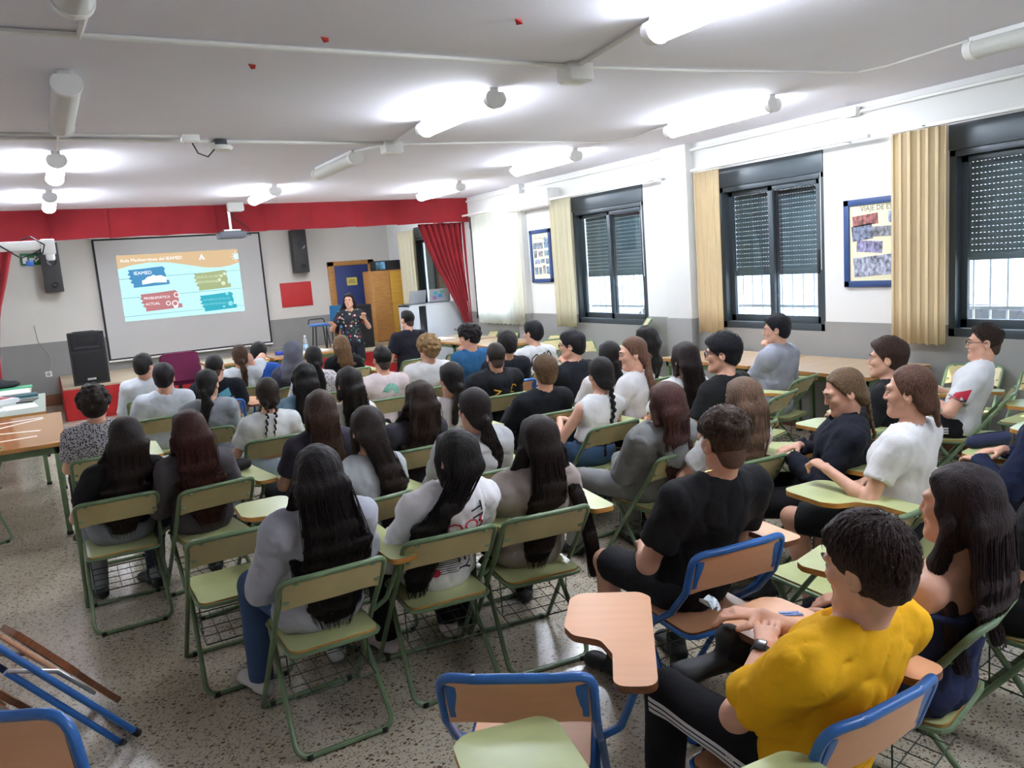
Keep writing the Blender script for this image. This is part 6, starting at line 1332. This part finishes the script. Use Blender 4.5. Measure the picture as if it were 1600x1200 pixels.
for d in PEOPLE:
    r, J, sh = person(d, (*d['O'], .0), d['ang']); SHIRT[d['id']] = sh; JO[d['id']] = J; ROOT[d['id']] = r; r['label'] = d['label']
    if not d.get('nochair'):
        wd = d['label'].split(' '); lb = ('blue' if d.get('blue') else 'green') + ' tablet chair under the ' + ' '.join(wd[:11]).rstrip(',')
        chair(d.get('cO', d['O']), d.get('cang', d['ang']), bool(d.get('blue')), lb, 'blue tablet chairs in use' if d.get('blue') else 'green tablet chairs in use', d.get('tab', True))
# prints on the clothes
INK = mat('print_black', (.015, .015, .02), .7); INKR = mat('print_red', (.55, .02, .05), .7); INKG = mat('print_green', (.10, .45, .32), .7); INKB = mat('print_blue', (.12, .42, .55), .7); INKY = mat('print_yellow', (.75, .40, .03), .7)
def quad(a, b, c, d): return ([(a, b, 0), (c, b, 0), (c, d, 0), (a, d, 0)], [(0, 1, 2, 3)])
def poly(pts): return ([(x, y, 0) for x, y in pts], [tuple(range(len(pts)))])
def merge(gs):
    v = []; f = []
    for gv, gf in gs: b = len(v); v += list(gv); f += [tuple(i + b for i in q) for q in gf]
    return v, f
def arcband(r0, r1, a0, a1, n=8):
    ts = np.linspace(a0, a1, n); v = [(r0 * math.cos(t), r0 * math.sin(t), 0) for t in ts] + [(r1 * math.cos(t), r1 * math.sin(t), 0) for t in ts]
    return v, [(i, i + 1, n + i + 1, n + i) for i in range(n - 1)]
def on(pid, geo, x, z, sc, m, name, rot=0, dirv=(0, 1, 0), sx=1):
    J = JO[pid]; c = backpt(J, z); decal(SHIRT[pid], geo, (c[0] + x if dirv[1] else c[0], c[1] if dirv[1] else x, z), sc, m, ROOT[pid], name, rot=rot, dirv=dirv, sx=sx)
N_ = lambda p: JO[p]['N'][2]
zt = N_('P5')
on('P5', TXT['TM'], .075, zt - .085, .085, INK, 'black_print', rot=-1.35); on('P5', TXT['EY'], .075, zt - .32, .095, INK, 'black_print', rot=-1.45)
on('P5', TXT['COOL'], .005, zt - .13, .075, INKR, 'red_print', rot=.12, sx=1.2); on('P5', arcband(0, .02, 0, 6.283, 12), -.05, zt - .35, 1.0, INKR, 'red_spot')
r_ = random.Random(2); on('P5', merge([quad(-.075 + .006 * r_.random(), -.011 * k, .05 - .03 * r_.random(), -.011 * k + .0035) for k in range(9)]), .01, zt - .27, 1.0, INK, 'print_lines')
zt = N_('P34'); on('P34', merge([arcband(.025, .085, 2.9 - .29 * k, 2.9 - .29 * k - .18, 3) for k in range(11)]), .05, zt - .13, 1.0, INKG, 'shell_print')
zt = N_('P26'); on('P26', poly([(-.06, 0), (.04, .05), (.06, -.03), (-.05, -.06)]), .05, zt - .09, 1.0, INKB, 'blue_print'); on('P26', poly([(-.04, 0), (.06, .03), (.10, -.05), (-.02, -.06)]), .07, zt - .16, 1.0, INKB, 'blue_print')
zt = N_('P38'); on('P38', TXT['Z'], -.06, zt - .15, .11, INKY, 'yellow_letter', rot=-.3); on('P38', TXT['C'], .11, zt - .12, .11, INKY, 'yellow_letter', rot=-.5)
zt = N_('P41')
def outline(pts, w=.011):
    gs = []
    for (x0, y0), (x1, y1) in zip(pts, pts[1:]):
        dx, dy = x1 - x0, y1 - y0; L = math.hypot(dx, dy) + 1e-9; nx, ny = -dy / L * w / 2, dx / L * w / 2; gs.append(([(x0 - nx, y0 - ny, 0), (x1 - nx, y1 - ny, 0), (x1 + nx, y1 + ny, 0), (x0 + nx, y0 + ny, 0)], [(0, 1, 2, 3)]))
    return merge(gs)
on('P41', outline([(-.05, -.12), (-.06, -.02), (-.04, .07), (.0, .10), (.03, .06), (.02, -.03), (.035, -.10), (-.01, -.13), (-.05, -.12), (-.08, -.06), (-.05, -.05), (-.09, .0), (-.055, .0), (-.03, .04), (.02, .05), (.0, .0), (-.04, -.02)]), -.05, zt - .17, 1.25, INK, 'line_drawing')
on('P41', outline([(-.06, -.02), (-.03, .04), (.0, .02), (.03, .05), (.06, .0), (.02, -.03), (-.02, -.01), (-.06, -.02)]), .08, zt - .09, 1.25, INK, 'line_drawing')
# red sleeve patch of the white tee, stripes on black track trousers
def leg_of(pid): return [c for c in ROOT[pid].children if c.name.split('.')[0] in ('trousers', 'shorts')][0]
J = JO['P14']; s0, e0 = J['S'][-1], J['E'][-1]
def side_decal(pid, obj, geo, y, z, m, name): decal(obj, geo, (0, y, z), 1.0, m, ROOT[pid], name, off=.004, dirv=(1, 0, 0))
ya = float(s0[1] + (e0[1] - s0[1]) * .45); za = float(s0[2] + (e0[2] - s0[2]) * .45)
side_decal('P14', SHIRT['P14'], poly([(-.10, -.06), (.03, -.03), (.055, .035), (-.04, .015)]), ya, za, INKR, 'red_patch'); side_decal('P14', SHIRT['P14'], poly([(-.115, -.068), (.02, -.05), (.03, -.03), (-.10, -.055)]), ya, za, INK, 'black_cuff_band')
STR = mat('stripe_white', (.75, .75, .75), .7)
for pid in ('P9', 'P14'):
    J = JO[pid]; h_, k_ = J['hip'][-1], J['kn'][-1]; dy, dz = k_[1] - h_[1], k_[2] - h_[2]
    for k in (-1, 0, 1):
        w_ = .006; o_ = .017 * k - .01; g = [(-(h_[1] + dy * t), h_[2] + dz * t + o_ + e, 0) for e in (-w_, w_) for t in np.linspace(.05, 1.0, 10)]
        side_decal(pid, leg_of(pid), (g, [(i, i + 1, 11 + i, 10 + i) for i in range(9)]), 0, 0, STR, 'white_stripe')
J = JO['P9']; h_, k_ = J['hip'][-1], J['kn'][-1]; py, pz = float(h_[1] + (k_[1] - h_[1]) * .22), float(h_[2] + .035)
side_decal('P9', leg_of('P9'), merge([([(-.014 + .009 * k, -.008, 0), (-.008 + .009 * k, -.008, 0), (-.010 + .009 * k, -.003 + .005 * k, 0), (-.016 + .009 * k, .0 + .005 * k, 0)], [(0, 1, 2, 3)]) for k in range(3)]), py, pz - .02, STR, 'three_bar_logo')
# watch, wristband
def band(pid, q, name, wd, m, face=None):
    J = JO[pid]; u = unit(J['E'][q] - J['W'][q]); c = J['W'][q] + u * .025; M = Matrix.Translation(Vector(c.tolist())) @ Vector(u.tolist()).to_track_quat('Z', 'Y').to_matrix().to_4x4()
    o = MB().lathe([(.026, -wd), (.031, -wd), (.032, 0), (.031, wd), (.027, wd)], n=18, M=M).build(name, m, ROOT[pid])
    if face: MB().box((-.016, .028, -.018), (.016, .038, .018), .004).build('watch_case', face, o).matrix_local = M
band('P9', -1, 'wristwatch', .010, RUB, mat('watch_black', (.01, .01, .012), .2)); band('P51', -1, 'wristband', .006, RUB)
# things held or lying about
def place_local(pid, p): return ROOT[pid].matrix_basis @ Vector(p)
bpy.context.view_layer.update()
J = JO['P9']; hp = J['W'][1] + J['hd'][1] * .15
o = MB().sheet(lambda u, v: ((u - .5) * .07, (v - .5) * .05, .012 * math.sin(6 * u + 3 * v)), 6, 4, .001).build('candy_wrapper', mat('wrapper', (.45, .55, .70), .25, noise=(60, 60, 60), var=.6)); o.location = ROOT['P9'].matrix_world @ Vector((float(hp[0]), float(hp[1]), float(hp[2]) + .012)); o.rotation_euler = (.5, .3, .4); tag(o, 'crumpled blue and white wrapper in the hand above beech tablet', 'wrapper')
o = MB().box((-.05, -.006, 0), (.05, .006, .003)).box((-.02, .004, .002), (.04, .016, .005)).build('wrapper_strip', mat('wrapper2', (.10, .16, .40), .3, noise=(60, 60, 60), var=.6), None, False); o.location = (1.84, 1.62, .713); o.rotation_euler = (0, 0, -.6); tag(o, 'torn blue wrapper strip lying on the beech tablet', 'wrapper')
def case(x, y, z, rz, L, m, label):
    G = SDF((-L, -.12, -.05), (L, .12, .14), .007); G.cap((-L * .5 + .03, 0, .032), (L * .5 - .03, 0, .036), .036, .034); n1 = Noise(8, 60, 5); G.disp(lambda a, b, c: .004 * n1(a, b, c), .02); G.plane((0, 0, 0), (0, 0, -1), k=.006)
    V, F = G.mesh(1); r = empty('pencil_case', (x, y, z), rz, label, 'pencil case'); link('case_body', raw_mesh('case', V, F, [m], None, True, 0), r)
    MB().tube([(-L * .42, 0, .066), (0, .004, .071), (L * .42, 0, .068)], .004, 6).build('zip', RUB, r); MB().box((L * .40, -.01, .05), (L * .45, .01, .06), .002).build('zip_pull', STEEL, r)
case(4.17, 2.30, .713, -.35, .24, mat('navy_fabric', (.015, .022, .075), .7), 'navy pencil case on a green tablet at the right edge'); case(.87, 5.02, .713, .25, .21, mat('black_fabric', (.014, .014, .018), .8), 'black pencil case on the tablet beside the taupe top')
o = MB().tube([(0, 0, 0), (.04, -.02, .10)], .004, 6).build('pen', mat('pen_white', (.7, .7, .7), .3)); p = JO['P42']; q = place_local('P42', [float(a) for a in (p['P'] + (p['N'] - p['P']) * .75 + V3(.06, -.15, 0))]); o.location = q; o.rotation_euler = (0, .5, .2); tag(o, 'white pen beside the back of the black tee with glasses', 'pen')
# tote bag on the back of a chair
tb = empty('tote_bag', (3.60, 2.52, .32), math.radians(40), 'white tote bag with black border and letters hanging behind a chair', 'bag'); TW = mat('tote_white', (.74, .73, .72), .8)
MB().sheet(lambda u, v: ((u - .5) * .36, -.03 - .02 * math.sin(math.pi * u) * math.sin(math.pi * v), .30 * v), 8, 6, .04).build('bag_body', TW, tb, True, 60); MB().box((-.18, -.062, .268), (.18, -.05, .278)).build('border_band', INK, tb, False); MB().box((-.18, -.066, .02), (.18, -.05, .03)).build('border_band', INK, tb, False)
g = TXT['GUESS']; MB().add([(x * .115, -.078, .16 + y * .14) for x, y, *_ in g[0]], g[1]).build('lettering', INK, tb, False)
for q in (-.08, .08): MB().tube([(q - .02, -.03, .29), (q - .02, -.02, .40), (q + .02, -.02, .40), (q + .02, -.03, .29)], .006, 6, fillet=.02).build('handle', INK, tb)
# empty chairs
def ech(x, y, a, blue, label, tab=True): chair((x, y), a, blue, label, 'empty blue chairs' if blue else 'empty green chairs', tab)
ech(.59, 3.86, 0, False, 'empty green tablet chair on the left behind the nearest grey sweatshirt'); ech(2.70, 2.13, -4, False, 'empty green tablet chair between black tee and yellow tee'); ech(1.09, 1.94, -37, True, 'empty blue chair turned right at the bottom centre')
ech(.51, 1.31, -12, False, 'green chair whose tablet overlaps the empty blue chair at bottom'); ech(.92, .80, -5, False, 'green chair below the view showing only its tablet corner'); ech(4.47, 4.22, 16, False, 'empty green chair behind the grey hoodie at the window table')
ech(5.15, 2.38, 8, False, 'empty green tablet chair beyond the navy sleeve, right edge'); ech(4.55, 2.02, 10, False, 'green tablet chair at the right edge beside the navy sleeve'); ech(3.86, 3.02, 0, False, 'empty green tablet chair between black sweatshirt and window table')
for x, y, a, l in ((6.05, 10.9, 90, 'beside the sheer curtain, first'), (6.08, 9.6, 95, 'under the cream curtain'), (5.9, 8.9, 170, 'facing away below the far window, left'), (5.95, 8.3, 175, 'facing away below the far window, right'), (6.1, 11.6, 80, 'piled by the red curtain'), (6.0, 7.6, 55, 'against the wall by the pilaster'), (6.05, 3.0, 95, 'under the rightmost window'), (6.05, 3.55, 100, 'left one under the rightmost window'), (3.3, 10.2, 0, 'in the front row before the presenter'), (4.55, 9.4, -5, 'right of the tall black tee')):
    ech(x, y, a, False, 'empty green chair ' + l, False)
o = chair((6.0, 7.6, .30), 55, False, 'empty green chair stacked on another against the wall by the pilaster', 'empty green chairs', False)
ech(-.72, 7.3, 25, False, 'green chair with its legs showing under the taped table', False)
# folded blue chairs leaning in a pile at the lower left
def folded(loc, u, n, label):
    """u: long direction, n: thickness direction"""
    u = Vector(u).normalized(); n = Vector(n); n = (n - u * n.dot(u)).normalized(); s = u.cross(n)
    r = empty('folded_chair', (0, 0, 0), 0, label, 'chair', 'folded blue chairs'); r.matrix_basis = Matrix(((s.x, n.x, u.x, loc[0]), (s.y, n.y, u.y, loc[1]), (s.z, n.z, u.z, loc[2]), (0, 0, 0, 1)))
    MB().tube([(-.21, 0, .015), (-.20, 0, .93), (.20, 0, .93), (.21, 0, .015)], .0135, 9, fillet=.07).build('back_frame', BLU, r); MB().tube([(-.21, 0, .02), (.21, 0, .02)], .0135, 8).build('front_foot_bar', BLU, r)
    MB().tube([(-.175, -.055, .60), (-.18, -.06, .02), (.18, -.06, .02), (.175, -.055, .60)], .0135, 9, fillet=.06).build('leg_frame', BLU, r)
    MB().box((-.165, .03, .30), (.165, .045, .70), .006).build('seat', [SALMON], r); MB().sheet(lambda a, b: ((a - .5) * .37, -.02 * (1 - (2 * a - 1) ** 2), .76 + .15 * b), 10, 2, .012).build('backrest', SALMON, r)
    MB().prism([(x, y + .22) for x, y in TAB], .058, .084, 0, 1, M=Matrix(((1, 0, 0, -.18), (0, 0, 1, 0), (0, 1, 0, 0), (0, 0, 0, 1)))).build('writing_tablet', [SALMON, SALMON_E], r)
    for q in (-1, 1): MB().tube([(q * .185, -.05, .60), (q * .195, .035, .45), (q * .16, .04, .25)], .009, 7).build('folding_strut', STEEL, r)
    for x, y in ((-.21, 0), (.21, 0), (-.18, -.06), (.18, -.06)): MB().lathe([(.016, 0), (.017, .03)], (x, y, 0), 8).build('foot_cap', RUB, r)
    return r
folded((.03, 3.72, 0), (-.6, -.1, .79), (.74, .30, .60), "folded blue chair leaning at the lower left, edge towards the viewer")
folded((-.20, 3.62, .0), (-.6, -.1, .79), (.74, .30, .60), "folded blue chair second in the pile at the left edge")
folded((-.14, 2.03, 0), (-.10, .05, .99), (-.66, -.75, 0), "folded blue chair nearest the viewer at the lower left corner")
